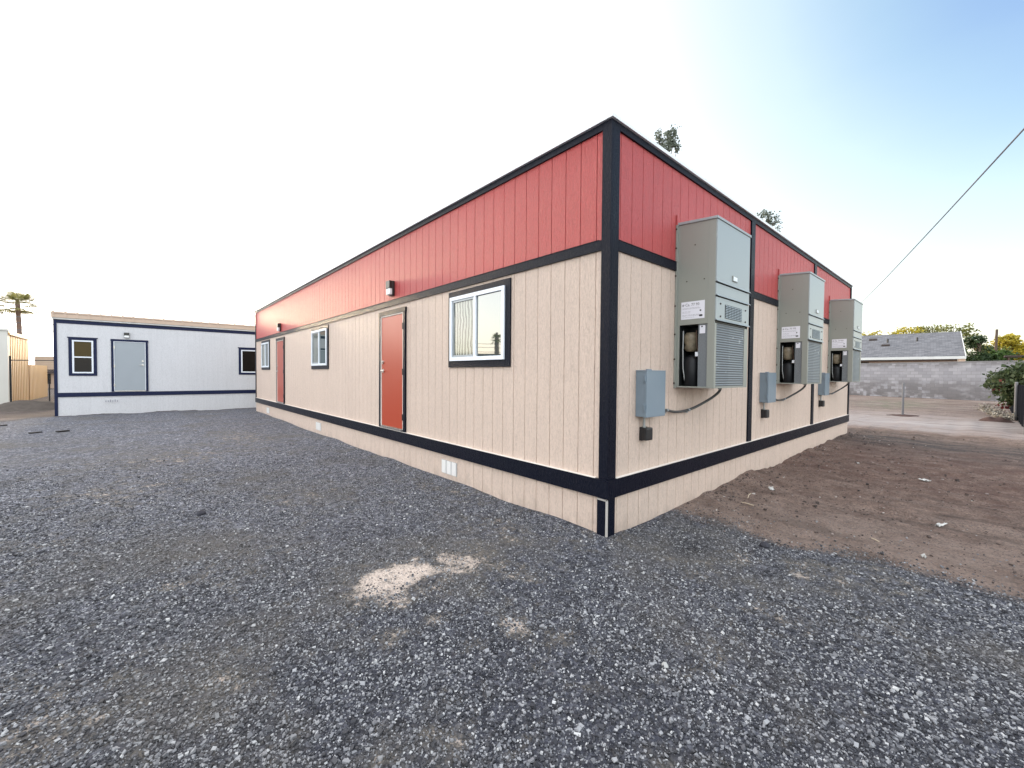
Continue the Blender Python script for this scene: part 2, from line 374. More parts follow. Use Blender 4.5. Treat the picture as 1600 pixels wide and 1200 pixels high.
# ------------------------------------------------------------------ ground sheet
def ground_mat():
    m, t, b = nt('gravel_and_soil')
    p = pos(t)
    sx = N(t, 'ShaderNodeSeparateXYZ'); lk(t, p, sx.inputs[0]); X, Y = sx.outputs[0], sx.outputs[1]
    at = lambda n: N(t, 'ShaderNodeAttribute', attribute_name=n).outputs['Fac']
    # crushed stone
    v1 = N(t, 'ShaderNodeTexVoronoi'); lk(t, p, v1.inputs['Vector']); v1.inputs['Scale'].default_value = 62
    v2 = N(t, 'ShaderNodeTexVoronoi'); lk(t, p, v2.inputs['Vector']); v2.inputs['Scale'].default_value = 27
    v3 = N(t, 'ShaderNodeTexVoronoi'); lk(t, p, v3.inputs['Vector']); v3.inputs['Scale'].default_value = 11
    s1 = N(t, 'ShaderNodeSeparateColor'); lk(t, v1.outputs['Color'], s1.inputs[0])
    s2 = N(t, 'ShaderNodeSeparateColor'); lk(t, v2.outputs['Color'], s2.inputs[0])
    s3 = N(t, 'ShaderNodeSeparateColor'); lk(t, v3.outputs['Color'], s3.inputs[0])
    g1 = ramp(t, s1.outputs[0], [(0, (.015, .016, .022)), (.40, (.054, .056, .070)), (.75, (.14, .143, .165)), (1, (.42, .425, .45))])
    g2 = ramp(t, s2.outputs[1], [(0, (.018, .019, .026)), (.45, (.065, .067, .082)), (.8, (.175, .178, .20)), (1, (.43, .435, .46))])
    g3 = ramp(t, s3.outputs[0], [(0, (.045, .048, .06)), (.6, (.09, .094, .115)), (1, (.20, .205, .235))])
    grav = mixc(t, .5, g1, g2); grav = mixc(t, .20, grav, g3)
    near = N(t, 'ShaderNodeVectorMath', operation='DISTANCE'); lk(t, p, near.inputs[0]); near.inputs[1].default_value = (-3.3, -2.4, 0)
    grav = mixc(t, ramp(t, mth(t, 'DIVIDE', near.outputs['Value'], 20), [(.12, .72), (.34, 0)]), grav, (.022, .023, .030))  # shade in gaps between loose stones put into the nearby ground colour
    med = noise(t, p, .8, 5, .6)
    grav = mixc(t, 1, grav, mixc(t, ramp(t, noise(t, p, 16, 4, .75), [(.36, 0), (.64, 1)]), (.55, .55, .56), (1.75, 1.75, 1.8)), 'MULTIPLY')
    dn = noise(t, p, .75, 5, .62)
    grav = mixc(t, ramp(t, dn, [(.48, 0), (.68, .7)]), grav, (.115, .104, .092))
    grav = mixc(t, ramp(t, noise(t, p, .33, 4, .6), [(.5, 0), (.7, .35)]), grav, (.11, .10, .095))
    fine = noise(t, p, 55, 4, .7)
    # pale sandy patches
    sand = mixc(t, fine, (.27, .22, .185), (.84, .71, .62))
    pm = mth(t, 'ADD', at('patch'), mth(t, 'MULTIPLY', mth(t, 'SUBTRACT', noise(t, p, 6, 7, .76), .5), 2.4))
    grav = mixc(t, ramp(t, pm, [(.12, 0), (.42, .75)]), grav, (.125, .112, .096))
    grav = mixc(t, ramp(t, pm, [(.44, 0), (.62, .7), (.9, 1)]), grav, sand)
    grav = mixc(t, mth(t, 'MULTIPLY', at('dark'), .9), grav, (.018, .018, .022))
    # bare soil, in stripes across the yard
    strk = noise(t, mapped(t, p, (2.6, .42, 1)), 1, 7, .72, .4)
    strk2 = noise(t, mapped(t, p, (.9, .16, 1)), 1, 5, .6)
    blot = noise(t, p, 2.6, 8, .80)
    soil = mixc(t, ramp(t, blot, [(.32, 0), (.68, 1)]), (.135, .078, .057), (.41, .285, .225))
    soil = mixc(t, ramp(t, strk, [(.50, 0), (.66, .6)]), soil, (.35, .27, .23))
    soil = mixc(t, ramp(t, strk, [(.34, .8), (.46, 0)]), soil, (.06, .038, .031))
    soil = mixc(t, ramp(t, noise(t, mapped(t, p, (7, 2.2, 1)), 1, 6, .75), [(.34, .85), (.42, 0)]), soil, (.045, .03, .026))
    soil = mixc(t, ramp(t, fine, [(.40, .8), (.50, 0)]), soil, (.05, .037, .033))  # dark specks here and below: shade of crumbly soil put into its colour
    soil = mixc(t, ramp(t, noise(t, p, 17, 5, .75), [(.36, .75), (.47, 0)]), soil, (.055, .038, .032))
    soil = mixc(t, ramp(t, noise(t, p, 34, 3, .6), [(.68, 0), (.74, .7)]), soil, (.42, .37, .34))
    nearp = ramp(t, mth(t, 'DIVIDE', X, 40), [(.03, .65), (.075, .25), (.12, 0)])
    soil = mixc(t, mth(t, 'MULTIPLY', nearp, ramp(t, blot, [(.3, .3), (.6, 1)])), soil, (.39, .305, .26))
    Xn = mth(t, 'ADD', X, mth(t, 'MULTIPLY', mth(t, 'SUBTRACT', noise(t, mapped(t, p, (.5, .25, 1)), 1, 6, .6), .5), 4.0))
    red = ramp(t, mth(t, 'DIVIDE', Xn, 40), [(.08, 0), (.13, .55), (.21, .8), (.25, 0)])
    soil = mixc(t, mth(t, 'MULTIPLY', red, ramp(t, blot, [(.35, 1), (.62, .2)])), soil, (.14, .075, .06))
    drk = ramp(t, mth(t, 'DIVIDE', Xn, 40), [(.20, 0), (.245, .8), (.30, .75), (.335, 0)])
    soil = mixc(t, mth(t, 'MULTIPLY', drk, ramp(t, strk, [(.38, 1), (.64, .25)])), soil, (.05, .046, .046))
    pale = ramp(t, mth(t, 'DIVIDE', Xn, 40), [(.33, 0), (.375, .8), (.43, 1), (.50, .6), (.60, .2), (.7, .1)])
    soil = mixc(t, mth(t, 'MULTIPLY', pale, ramp(t, strk, [(.36, .45), (.55, 1)])), soil, mixc(t, strk2, (.34, .29, .28), (.56, .51, .49)))
    far = ramp(t, mth(t, 'DIVIDE', Xn, 60), [(.36, 0), (.46, .7), (1, .6)])
    fs = mixc(t, ramp(t, strk, [(.38, 0), (.62, 1)]), (.13, .095, .08), (.40, .34, .31))
    soil = mixc(t, far, soil, mixc(t, ramp(t, strk2, [(.42, 0), (.6, .7)]), fs, (.17, .12, .10)))
    gg = mth(t, 'MULTIPLY', at('green'), ramp(t, noise(t, p, 2.2, 5), [(.42, 0), (.58, .8)]))
    soil = mixc(t, gg, soil, (.12, .14, .075))
    dk = ramp(t, mth(t, 'DIVIDE', Y, 40), [(.47, 0), (.50, .8)])
    soil = mixc(t, dk, soil, mixc(t, blot, (.045, .036, .032), (.12, .095, .085)))
    gm = mth(t, 'ADD', at('gravel'), mth(t, 'MULTIPLY', mth(t, 'SUBTRACT', noise(t, p, 26, 4, .7), .5), .8))
    gm = ramp(t, gm, [(.22, 0), (.75, 1)])
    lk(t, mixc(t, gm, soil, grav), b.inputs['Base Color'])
    b.inputs['Roughness'].default_value = .85; b.inputs['Specular IOR Level'].default_value = .3
    hg = mth(t, 'ADD', mth(t, 'MULTIPLY', v1.outputs['Distance'], -.7), mth(t, 'MULTIPLY', v2.outputs['Distance'], -1.2))
    hs = mth(t, 'MULTIPLY_ADD', noise(t, p, 6, 8, .8), 5.0, mth(t, 'MULTIPLY', fine, 1.0))
    mixh = N(t, 'ShaderNodeMix', data_type='FLOAT'); lk(t, gm, mixh.inputs[0]); lk(t, hs, mixh.inputs[2]); lk(t, hg, mixh.inputs[3])
    bump(t, b, mixh.outputs[0], .9, .022)
    return m
def make_ground():
    XX, YY = np.meshgrid(gx, gy, indexing='ij'); n, k = XX.shape
    Z = height(XX, YY)
    co = np.stack([XX, YY, Z], -1).reshape(-1, 3)
    i = np.arange(n*k).reshape(n, k)
    q = np.stack([i[:-1, :-1], i[1:, :-1], i[1:, 1:], i[:-1, 1:]], -1).reshape(-1, 4)
    me = bpy.data.meshes.new('ground'); me.vertices.add(len(co)); me.vertices.foreach_set('co', co.ravel())
    me.loops.add(q.size); me.loops.foreach_set('vertex_index', q.ravel())
    me.polygons.add(len(q)); me.polygons.foreach_set('loop_start', np.arange(len(q))*4)
    me.polygons.foreach_set('use_smooth', np.ones(len(q), bool))
    me.update(calc_edges=True)
    def attr(nm, val):
        a = me.attributes.new(nm, 'FLOAT', 'POINT'); a.data.foreach_set('value', val.ravel().astype(np.float32))
    attr('patch', patch_mask(XX, YY)); attr('gravel', gravel_mask(XX, YY))
    attr('dark', np.clip(1.2*np.exp(-(((XX-.48)/.2)**2+((YY+.62)/.13)**2)), 0, 1))
    attr('green', np.exp(-(((XX-28)/3.5)**2+((YY-.8)/1.6)**2)))
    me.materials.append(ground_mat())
    o = bpy.data.objects.new('ground', me); COL.objects.link(o); tag(o, 'grey gravel yard running into bare brown soil', 'ground', kind='structure')
make_ground()

CAM = np.array([-3.3705, -2.4047]); CF = np.array([.6618, .7493])/np.hypot(.6618, .7493)
CR = np.array([CF[1], -CF[0]])
# ------------------------------------------------------------------ loose stones
def stones(name, xs, ys, size, mat, sink=.25, flat=.62):
    ico = np.array([(-1, -1, -1), (1, -1, -1), (1, 1, -1), (-1, 1, -1), (-1, -1, 1), (1, -1, 1), (1, 1, 1), (-1, 1, 1)])*.66
    tri = np.array([(0, 3, 2, 1), (4, 5, 6, 7), (0, 1, 5, 4), (1, 2, 6, 5), (2, 3, 7, 6), (3, 0, 4, 7)])
    n = len(xs)
    v = np.repeat(ico[None], n, 0)*(1+rng.uniform(-.45, .22, (n, 8, 3)))
    v = v*np.stack([rng.uniform(.7, 1.3, n), rng.uniform(.6, 1.0, n), rng.uniform(.7, 1.15, n)*flat/.62*.62], -1)[:, None, :]
    a = rng.uniform(0, 2*np.pi, n); tl = rng.normal(0, .7, n)
    c, s = np.cos(tl), np.sin(tl)
    y = v[..., 1]*c[:, None]-v[..., 2]*s[:, None]; z = v[..., 1]*s[:, None]+v[..., 2]*c[:, None]
    c, s = np.cos(a), np.sin(a)
    x2 = v[..., 0]*c[:, None]-y*s[:, None]; y2 = v[..., 0]*s[:, None]+y*c[:, None]
    v = np.stack([x2, y2, z], -1)*(size/2)[:, None, None]
    v[..., 0] += xs[:, None]; v[..., 1] += ys[:, None]; v[..., 2] += (height(xs, ys)+size*.5*sink*rng.uniform(-.2, 1.3, n))[:, None]
    f = (tri[None]+np.arange(n)[:, None, None]*8).reshape(-1)
    me = bpy.data.meshes.new(name); me.vertices.add(n*8); me.vertices.foreach_set('co', v.ravel())
    me.loops.add(len(f)); me.loops.foreach_set('vertex_index', f)
    me.polygons.add(n*6); me.polygons.foreach_set('loop_start', np.arange(n*6)*4)
    me.polygons.foreach_set('use_smooth', np.zeros(n*6, bool)); me.update(calc_edges=True)
    me.materials.append(mat)
    o = bpy.data.objects.new(name, me); COL.objects.link(o); return o
def stone_mat(name, stops, rough=.7, dust=None):
    m, t, b = nt(name)
    ri = N(t, 'ShaderNodeNewGeometry').outputs['Random Per Island']
    c = ramp(t, ri, stops)
    c = mixc(t, mth(t, 'MULTIPLY', noise(t, pos(t), 160, 3), .3), c, (.09, .09, .10))
    if dust:
        dn = noise(t, pos(t), .75, 5, .62)
        c = mixc(t, ramp(t, dn, [(.48, 0), (.68, .5)]), c, dust)
    lk(t, c, b.inputs['Base Color']); b.inputs['Roughness'].default_value = rough; b.inputs['Specular IOR Level'].default_value = .4
    return m
def scatter(n, dmin, dmax, power):
    u = rng.random(n); d = (dmin**power+u*(dmax**power-dmin**power))**(1/power)
    lat = rng.uniform(-1.36, 1.36, n)*(d+1.0)
    p = CAM+d[:, None]*CF+lat[:, None]*CR
    return p[:, 0], p[:, 1]
def make_stones():
    x, y = scatter(720000, 1.0, 11.5, .78)
    d = rng.uniform(-1.4, 1.05, 60000); lat = rng.uniform(-4, 4, 60000); q = CAM+d[:, None]*CF+lat[:, None]*CR     # and round the viewer's feet
    x, y = np.concatenate([x, q[:, 0]]), np.concatenate([y, q[:, 1]])
    keep = (rng.random(len(x)) < np.maximum(gravel_mask(x, y)**.8, .09*np.exp(-np.clip(x-1.2, 0, 9)/.55))*(1-np.clip((patch_mask(x, y)+(vnoise(x, y, 9, 33)-.5)*.5)*1.6-.12, 0, .9))) & ~((x > -.02) & (y > -.02))
    keep &= rng.random(len(x)) < .6+.4*sstep(.25, .55, vnoise(x, y, 1.1, 21))
    keep &= rng.random(len(x)) < 1-sstep(6.5, 11.5, np.hypot(x-CAM[0], y-CAM[1]))
    x, y = x[keep], y[keep]
    sz = np.clip(rng.lognormal(math.log(.0115), .42, len(x)), .005, .036)
    o = stones('gravel', x, y, sz, stone_mat('crushed_stone', [(0, (.012, .012, .016)), (.28, (.038, .039, .047)), (.48, (.105, .107, .120)), (.74, (.22, .222, .238)), (.93, (.36, .362, .375)), (1, (.58, .58, .58))], .75, (.135, .122, .108)), .5)
    tag(o, 'loose grey crushed stone covering the yard', 'gravel', kind='stuff')
    n = 26000; x = rng.uniform(1.0, 12.5, n); y = -rng.uniform(0, 1, n)**1.3*5.5-.03
    keep = rng.random(n) < (1-gravel_mask(x, y))*(.35+.65*np.exp(y/.6))*(.3+.7*sstep(.35, .65, vnoise(x, y, 1.3, 44))); x, y = x[keep], y[keep]
    sz = np.clip(rng.lognormal(math.log(.0145), .55, len(x)), .005, .08)
    o = stones('soil_clods', x, y, sz, stone_mat('soil_clod', [(0, (.04, .028, .023)), (.55, (.11, .078, .065)), (.88, (.24, .18, .155)), (.97, (.36, .30, .27)), (1, (.6, .56, .52))], .95), .4)
    tag(o, 'crumbs of brown soil lying beside the skirting', 'soil', kind='stuff')
make_stones()

# ------------------------------------------------------------------ red and tan building
bld = thing('modular_building', (0, 0, 0), 'long modular building, red above and tan below, with navy trim', 'building')
def siding(name, along, s0, s1, z0, z1, mat, parent, first=.164, step=.2032, gw=.010, gd=.009):
    f = Face(along); pr = [(s0, 0)]
    s = first
    while s < s1-.03:
        if s > s0+.01: pr += [(s-gw/2, 0), (s-gw/2+.002, -gd), (s+gw/2-.002, -gd), (s+gw/2, 0)]
        s += step
    pr.append((s1, 0))
    vs = []
    for a, d in pr: vs += [f.P(a, d, z0), f.P(a, d, z1)]
    n = len(pr)
    fs = [(2*i, 2*i+2, 2*i+3, 2*i+1) for i in range(n-1)]
    if along == 'y': fs = [q[::-1] for q in fs]
    f.add(vs, fs); return f.build(name, mat, parent, fix=False)
def trim_run(al, s0, s1, d, z0, z1, name):
    """boards butted end to end, each a hair out of line with the next"""
    rr = random.Random(name+al); a = s0
    while a < s1-.05:
        b = min(s1, a+4.877); e = rr.uniform(-.0015, .0015)
        if s1-b < .3: b = s1
        f = Face(al); f.slab(a+.0015*(a > s0), b-.0015*(b < s1), 0, d+e, z0+e, z1+e); f.build(name, 'navy', bld, .003); a = b
mb = MB(); mb.box(.03, W, .03, L, .0, 4.03); mb.build('wall', 'tan', bld)
for al, ln in (('y', L), ('x', W)):
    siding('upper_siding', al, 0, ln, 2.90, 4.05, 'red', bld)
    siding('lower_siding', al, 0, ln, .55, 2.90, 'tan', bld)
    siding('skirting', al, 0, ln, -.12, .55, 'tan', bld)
    f = Face(al); trim_run(al, .089 if al == 'y' else .119, ln-.1, .019, 2.852, 2.952, 'belt_trim')
    f = Face(al); trim_run(al, .089 if al == 'y' else .119, ln-.1, .019, 4.010, 4.078, 'eave_trim')
    trim_run(al, -.032 if al == 'y' else .0005, ln, .032, .424, .606, 'sill_trim')
    f = Face(al); f.slab(.12, ln-.1, .001, .034, .609, .616); f.build('flashing', 'flash', bld)
    f = Face(al); f.slab(.12, ln-.1, .001, .022, 2.956, 2.960); f.build('flashing', 'navy', bld)
    f = Face(al); f.slab(ln-.1, ln+.0, 0, .024, .615, 4.078); f.build('corner_trim', 'navy', bld, .003)
f = Face('y'); f.slab(-.020, .088, 0, .020, .607, 4.078); f.build('corner_trim', 'navy', bld, .003)
f = Face('x'); f.slab(.0005, .118, 0, .020, .607, 4.078); f.build('corner_trim', 'navy', bld, .003)
def skew(mb, al, s0, s1, d, z0, z1, lean):
    P = Face(al).P
    mb.hexa([P(s0, 0, z0), P(s1, 0, z0), P(s1, d, z0), P(s0, d, z0), P(s0, 0, z1), P(s1, 0, z1), P(s1, d, z1), P(s0, d, z1)])
mb = MB(); mb.box(-.020, 0, .004, .100, -.05, .398); mb.build('skirt_corner_board', 'navy', bld, .002)
mb = MB(); mb.box(.006, .112, -.020, -.0005, -.05, .418); mb.build('skirt_corner_board', 'navy', bld, .002)
mb = MB(); mb.box(-.014, .004, -.015, .003, -.05, .408); mb.box(-.019, -.001, .0035, .099, .399, .415); mb.build('bare_corner_edge', 'bare_edge', bld)
for x0 in (3.615, 7.235):
    f = Face('x'); f.slab(x0, x0+.150, 0, .022, .615, 2.851); f.slab(x0, x0+.150, 0, .022, 2.953, 4.009); f.slab(x0, x0+.150, .0205, .0228, 2.851, 2.953); f.build('batten', 'navy', bld)
mb = MB()
mb.box(-.045, W+.045, -.045, .06, 4.079, 4.118); mb.box(-.045, .06, .06, L+.045, 4.079, 4.118)
mb.box(W-.06, W+.045, .06, L+.045, 4.079, 4.118); mb.box(.06, W-.06, L-.06, L+.045, 4.079, 4.118); mb.build('roof_cap', 'cap', bld, .004)
mb = MB(); mb.box(.061, W-.061, .061, L-.061, 4.03, 4.10); mb.build('roof', 'roofing', bld)

def steel_door(al, s0, s1, z0, z1, mat, trim, parent, hinge_low, jamb=None, shift=(0, 0, 0)):
    """leaf s0..s1; frame boards round it; lever and deadbolt on the free side"""
    loc = Vector(shift)
    def put(o): o.location = loc if o.parent is parent else o.location; return o
    f = Face(al); f.slab(s0+.004, s1-.004, .002, .018, z0+.012, z1-.004); leaf = f.build('door', mat, parent, .002)
    g = .095
    f = Face(al); f.slab(s0-g, s0-.02, .001, .034, z0-.03, z1+.018); f.slab(s1+.02, s1+g, .001, .034, z0-.03, z1+.018); f.slab(s0-g-.01, s1+g+.01, .001, .036, z1+.019, z1+.105)
    f.build('frame', trim, leaf, .003)
    f = Face(al); f.slab(s0-.0195, s0-.001, .001, .030, z0, z1+.001); f.slab(s1+.001, s1+.0195, .001, .030, z0, z1+.001); f.slab(s0-.0195, s1+.0195, .001, .030, z1+.002, z1+.018)
    f.build('jamb', jamb or mat, leaf)
    f = Face(al); f.slab(s0, s1, .001, .045, z0-.025, z0+.004); f.build('threshold', 'steel', leaf, .002)
    for hz in (z0+.22, (z0+z1)/2, z1-.22):
        h = s0-.004 if hinge_low else s1+.004
        f = Face(al); f.slab(h-.018, h+.018, .019, .036, hz-.055, hz+.055); f.build('hinge', 'hinge' if mat == 'red_door' else 'steel', leaf, .004)
    k = (s1-.07) if hinge_low else (s0+.07); sg = -1 if hinge_low else 1
    P = Face(al).P
    f = MB(); f.tube([P(k, .018, z0+1.03), P(k, .030, z0+1.03)], .036, 16); f.tube([P(k, .03, z0+1.03), P(k, .072, z0+1.03)], .013, 10)
    f.tube([P(k, .066, z0+1.03), P(k+sg*.03, .07, z0+1.03), P(k+sg*.115, .062, z0+1.026)], [.012, .012, .009], 10); f.build('lever_handle', 'steel', leaf)
    f = MB(); f.tube([P(k, .018, z0+1.19), P(k, .036, z0+1.19)], .034, 16); f.tube([P(k, .036, z0+1.19), P(k, .05, z0+1.19)], .02, 12); f.build('deadbolt', 'steel', leaf)
    leaf.location = loc
    return leaf
def slider_window(al, s0, s1, z0, z1, parent, trim='navy', mull=.5):
    """sliding sash window, trim boards round a white vinyl frame"""
    f = Face(al); w = .052; f.slab(s0, s1, .001, .040, z0, z0+w); f.slab(s0, s1, .001, .040, z1-w, z1); f.slab(s0, s0+w, .001, .040, z0+w, z1-w); f.slab(s1-w, s1, .001, .040, z0+w, z1-w)
    sm = s0+(s1-s0)*mull; f.slab(sm-.024, sm+.024, .001, .035, z0+w, z1-w)
    win = f.build('window', 'vinyl', parent, .004)
    t = .098
    f = Face(al); f.slab(s0-t, s0-.002, .001, .022, z0-.09, z1+.08); f.slab(s1+.002, s1+.055, .001, .022, z0-.09, z1+.08); f.slab(s0-.002, s1+.002, .001, .022, z0-.09, z0-.002); f.slab(s0-.002, s1+.002, .001, .022, z1+.002, z1+.08)
    f.build('trim', trim, win, .003)
    f = Face(al); f.slab(s0+w, sm-.024, .001, .012, z0+w, z1-w); f.build('fixed_pane', 'glass', win)
    f = Face(al); a, b = sm+.024, s1-w; q = .03
    f.slab(a, a+.022, .002, .026, z0+w, z1-w); f.slab(b-q, b, .002, .026, z0+w, z1-w); f.slab(a+.022, b-q, .002, .026, z0+w, z0+w+q); f.slab(a+.022, b-q, .002, .026, z1-w-q, z1-w); f.build('sash', 'galv', win, .002)
    f = Face(al); f.slab(a+.022, b-q, .001, .010, z0+w+q, z1-w-q); f.build('screened_pane', 'glass_screen', win)
    return win
for c in (2.143, 8.89, 15.27): slider_window('y', c-.612, c+.612, 1.818, 2.735, bld, mull=.505)
for s in (4.25, 12.55): steel_door('y', s, s+.865, .65, 2.675, 'red_door', 'navy', bld, True, 'flash')
for c in (2.80, 9.0, 14.93):
    f = Face('y'); f.slab(c-.205, c+.205, .001, .007, .140, .340); v = f.build('skirt_vent', 'vent_gap', bld)
    f = Face('y')
    for i in (-1, 0, 1): f.slab(c+i*.134-.054, c+i*.134+.054, .0075, .017, .145, .335)
    f.build('vent_louvre', 'vent', v, .003)

def wall_light(loc, al, label, w=.155, h=.26):
    t = thing('wall_light', loc, label, 'wall light', 'wall lights over the doors')
    f = Face(al); f.slab(-w/2, w/2, .001, .045, 0, h); f.slab(-w/2, w/2, .045, .105, h*.48, h); f.build('housing', 'housing', t, .006)
    f = Face(al); f.slab(-w/2+.006, w/2-.006,   .046, .100, h*.05, h*.475); f.build('lens', 'lens', t, .012)
    return t
wall_light((0, 4.685, 3.03), 'y', 'dark box light with milky lens above the nearer red door')
wall_light((0, 13.0, 2.99), 'y', 'small dark box light above the farther red door')

# ------------------------------------------------------------------ wall mounted air conditioners
def make_ac():
    t = thing('air_conditioner', (1.31, 0, 1.495), 'nearest and largest grey air conditioner, beside the building corner', 'air conditioner', 'wall mounted air conditioners')
    w, dp, h = .965, .45, 1.90
    mb = MB()
    # side with the compressor opening
    mb.box(0, .012, -dp, -.372, 0, h-.01); mb.box(0, .012, -.05, -.001, 0, h-.01); mb.box(0, .012, -.372, -.05, .722, h-.01); mb.box(0, .012, -.372, -.05, 0, .016)
    mb.box(w-.012, w, -dp, -.001, 0, h-.01); mb.box(.012, w-.012, -dp+.01, -.001, -.001, .012); mb.box(.012, w-.012, -dp+.02, -.001, .735, .75)
    mb.box(.012, w-.012, -.012, -.001, .012, h-.02)
    mb.box(.0005, .045, -dp-.004, -dp+.012, 0, .722); mb.box(.85, w-.0005, -dp-.004, -dp+.012, 0, .722); mb.box(.045, .85, -dp-.004, -dp+.012, 0, .020); 
    cab = mb.build('cabinet', 'ac', t, .0025)
    mb = MB()
    mb.hexa([(-.012, -dp-.022, h-.045), (w+.012, -dp-.022, h-.045), (w+.012, 0, h-.012), (-.012, 0, h-.012), (-.012, -dp-.022, h-.018), (w+.012, -dp-.022, h-.018), (w+.012, 0, h+.018), (-.012, 0, h+.018)])
    mb.build('sloped_cap', 'ac_front', t, .003)
    mb = MB(); mb.box(-.028, -.001, -.022, -.002, -.01, h-.01); mb.build('mounting_flange', 'ac', t, .002)
    mb = MB(); mb.box(-.030, -.004, -.020, -.003, h-.009, h+.105); mb.build('flange_end', 'red', t)
    for nm, z0, z1 in (('upper_panel', 1.172, h-.046), ('filter_panel', 1.022, 1.158), ('vent_panel', .752, 1.008)):
        mb = MB(); mb.box(.004, w-.004, -dp-.012, -dp, z0, z1)
        mb.hexa([(.001, -dp-.030, z0-.006), (w+.004, -dp-.030, z0-.006), (w+.004, -dp-.008, z0+.012), (.001, -dp-.008, z0+.012), (.001, -dp-.030, z0-.002), (w+.004, -dp-.030, z0-.002), (w+.004, -dp-.012, z0+.018), (.001, -dp-.012, z0+.018)])
        pnl = mb.build(nm, 'ac_front', t, .002)
        if nm == 'vent_panel':
            mb = MB(); mb.box(.24, .73, -dp-.0145, -dp-.0122, .79, .945); mb.build('vent_recess', 'ac_in', pnl)
            mb = MB()
            for i in range(8):
                for j in range(6):
                    z = .795+i*.0187; x = .247+j*.0808
                    mb.hexa([(x, -dp-.016, z), (x+.072, -dp-.016, z), (x+.072, -dp-.0125, z+.010), (x, -dp-.0125, z+.010), (x, -dp-.021, z+.001), (x+.072, -dp-.021, z+.001), (x+.072, -dp-.016, z+.012), (x, -dp-.016, z+.012)])
            mb.build('louvre', 'ac_front', pnl)
            for x in (.115, .845):
                for z in (.80, .94): mb = MB(); mb.tube([(x, -dp-.012, z), (x, -dp-.020, z)], .010, 8); mb.build('screw', 'hinge', pnl)
        if nm == 'upper_panel':
            mb = MB(); mb.box(.425, .565, -dp-.022, -dp-.0122, 1.235, 1.30); bd = mb.build('badge', 'ac', pnl, .003)
            mb = MB(); mb.box(.44, .55, -dp-.0245, -dp-.0222, 1.245, 1.290); mb.box(.47, .52, -dp-.0265, -dp-.0247, 1.262, 1.270)
            mb.build('badge_plate', 'vinyl', pnl)
    mb = MB(); mb.box(.0455, .8495, -dp+.001, -dp+.05, .0205, .722); mb.build('condenser_coil', 'coil', t)
    mb = MB(); mb.box(.013, .022, -.372, -.268, .016, .721); pp = mb.build('perforated_panel', 'perf', t)
    mb = MB(); mb.box(-.0012, .0125, -.345, -.283, .615, .705)
    mb.v = [(x+.0115 if x < 0 else x, y, z) for x, y, z in mb.v]; ss = mb.build('small_sticker', 'sticker', pp.parent)
    mb = MB(); mb.box(-.0020, -.0014, -.322, -.306, .684, .698); mb.build('sticker_mark', 'ink', ss)
    # what stands in the open compartment
    mb = MB(); mb.box(.025, w-.02, -.040, -.014, .013, .734); mb.box(.30, .32, -.395, -.041, .013, .734); mb.build('compartment_lining', 'ac_in', t)
    mb = MB(); mb.tube([(.12, -.155, .013), (.12, -.155, .03), (.12, -.155, .32), (.12, -.155, .36), (.12, -.155, .38)], [.085, .095, .095, .07, .02], 20); mb.build('compressor', 'black_satin', t)
    mb = MB(); mb.tube([(.13, -.135, .42), (.13, -.135, .455), (.13, -.135, .50), (.13, -.135, .545), (.13, -.135, .60), (.13, -.135, .64)], [.05, .085, .068, .088, .085, .06], 18); mb.build('insulated_receiver', 'insul', t)
    mb = MB(); mb.tube([(.05, -.075, .66), (.045, -.075, .45), (.045, -.08, .22), (.05, -.10, .09), (.05, -.125, .014)], .008, 8); mb.build('service_line', 'pipe', t)
    mb = MB(); mb.tube([(.07, -.22, .66), (.06, -.23, .52), (.06, -.245, .40), (.07, -.20, .33), (.10, -.16, .37)], .006, 8); mb.build('copper_line', 'copper', t)
    mb = MB(); mb.box(.03, .07, -.262, -.225, .36, .41); mb.build('terminal_block', 'vinyl', t, .003)
    # data sticker: two short heading words, grey print, a boxed mark and a black oval
    mb = MB(); mb.box(-.0015, -.0002, -.34, -.07, .785, .985); st = mb.build('data_sticker', 'sticker', t)
    # reading direction on this side runs from the wall (y = 0) outwards
    text_mesh('print', '# Ca. 77 93', .042, 'ink', st, (-.0022, -.082, .935), (0, -1, 0), (0, 0, 1))
    mb = MB(); r2 = random.Random(3)
    for z, k in ((.912, 9), (.902, 8), (.872, 4), (.858, 4), (.834, 10), (.824, 9), (.806, 6)):
        y = .085
        for _ in range(k):
            wd = r2.uniform(.010, .026)
            if y+wd > .30: break
            mb.box(-.0022, -.0016, -(y+wd), -y, z-.0022, z+.0022); y += wd+r2.uniform(.004, .010)
    mb.build('lettering', 'pale_ink', st)
    mb = MB(); mb.box(-.0022, -.0016, -.302, -.285, .866, .884); mb.build('boxed_mark', 'ink', st)
    ov = [(-.0022, -.298+.021*math.cos(a)*abs(math.cos(a))**-.4 if abs(math.cos(a)) > .01 else -.298, .818+.011*math.sin(a)) for a in [k*math.pi/12 for k in range(24)]]
    mb = MB(); mb.add(ov, [tuple(range(24))]); mb.build('oval_mark', 'ink', st, fix=False)
    for z in (.05, .33, .62, .95, 1.3, 1.62, 1.84):
        mb = MB(); mb.tube([(-.028, -.012, z), (-.036, -.012, z)], .010, 8); mb.build('screw', 'hinge', t)
    for y, z in ((-.22, 1.62), (-.13, 1.22), (-.33, 1.22)): mb = MB(); mb.tube([(-.003, y, z), (.001, y, z)], .007, 8); mb.build('screw', 'hinge', t)
    return t
ac = make_ac()
dup(ac, (4.965, 0, 1.505), 'grey air conditioner in the middle of the row of three')
dup(ac, (8.625, 0, 1.515), 'farthest grey air conditioner, near the far right end of the end wall')

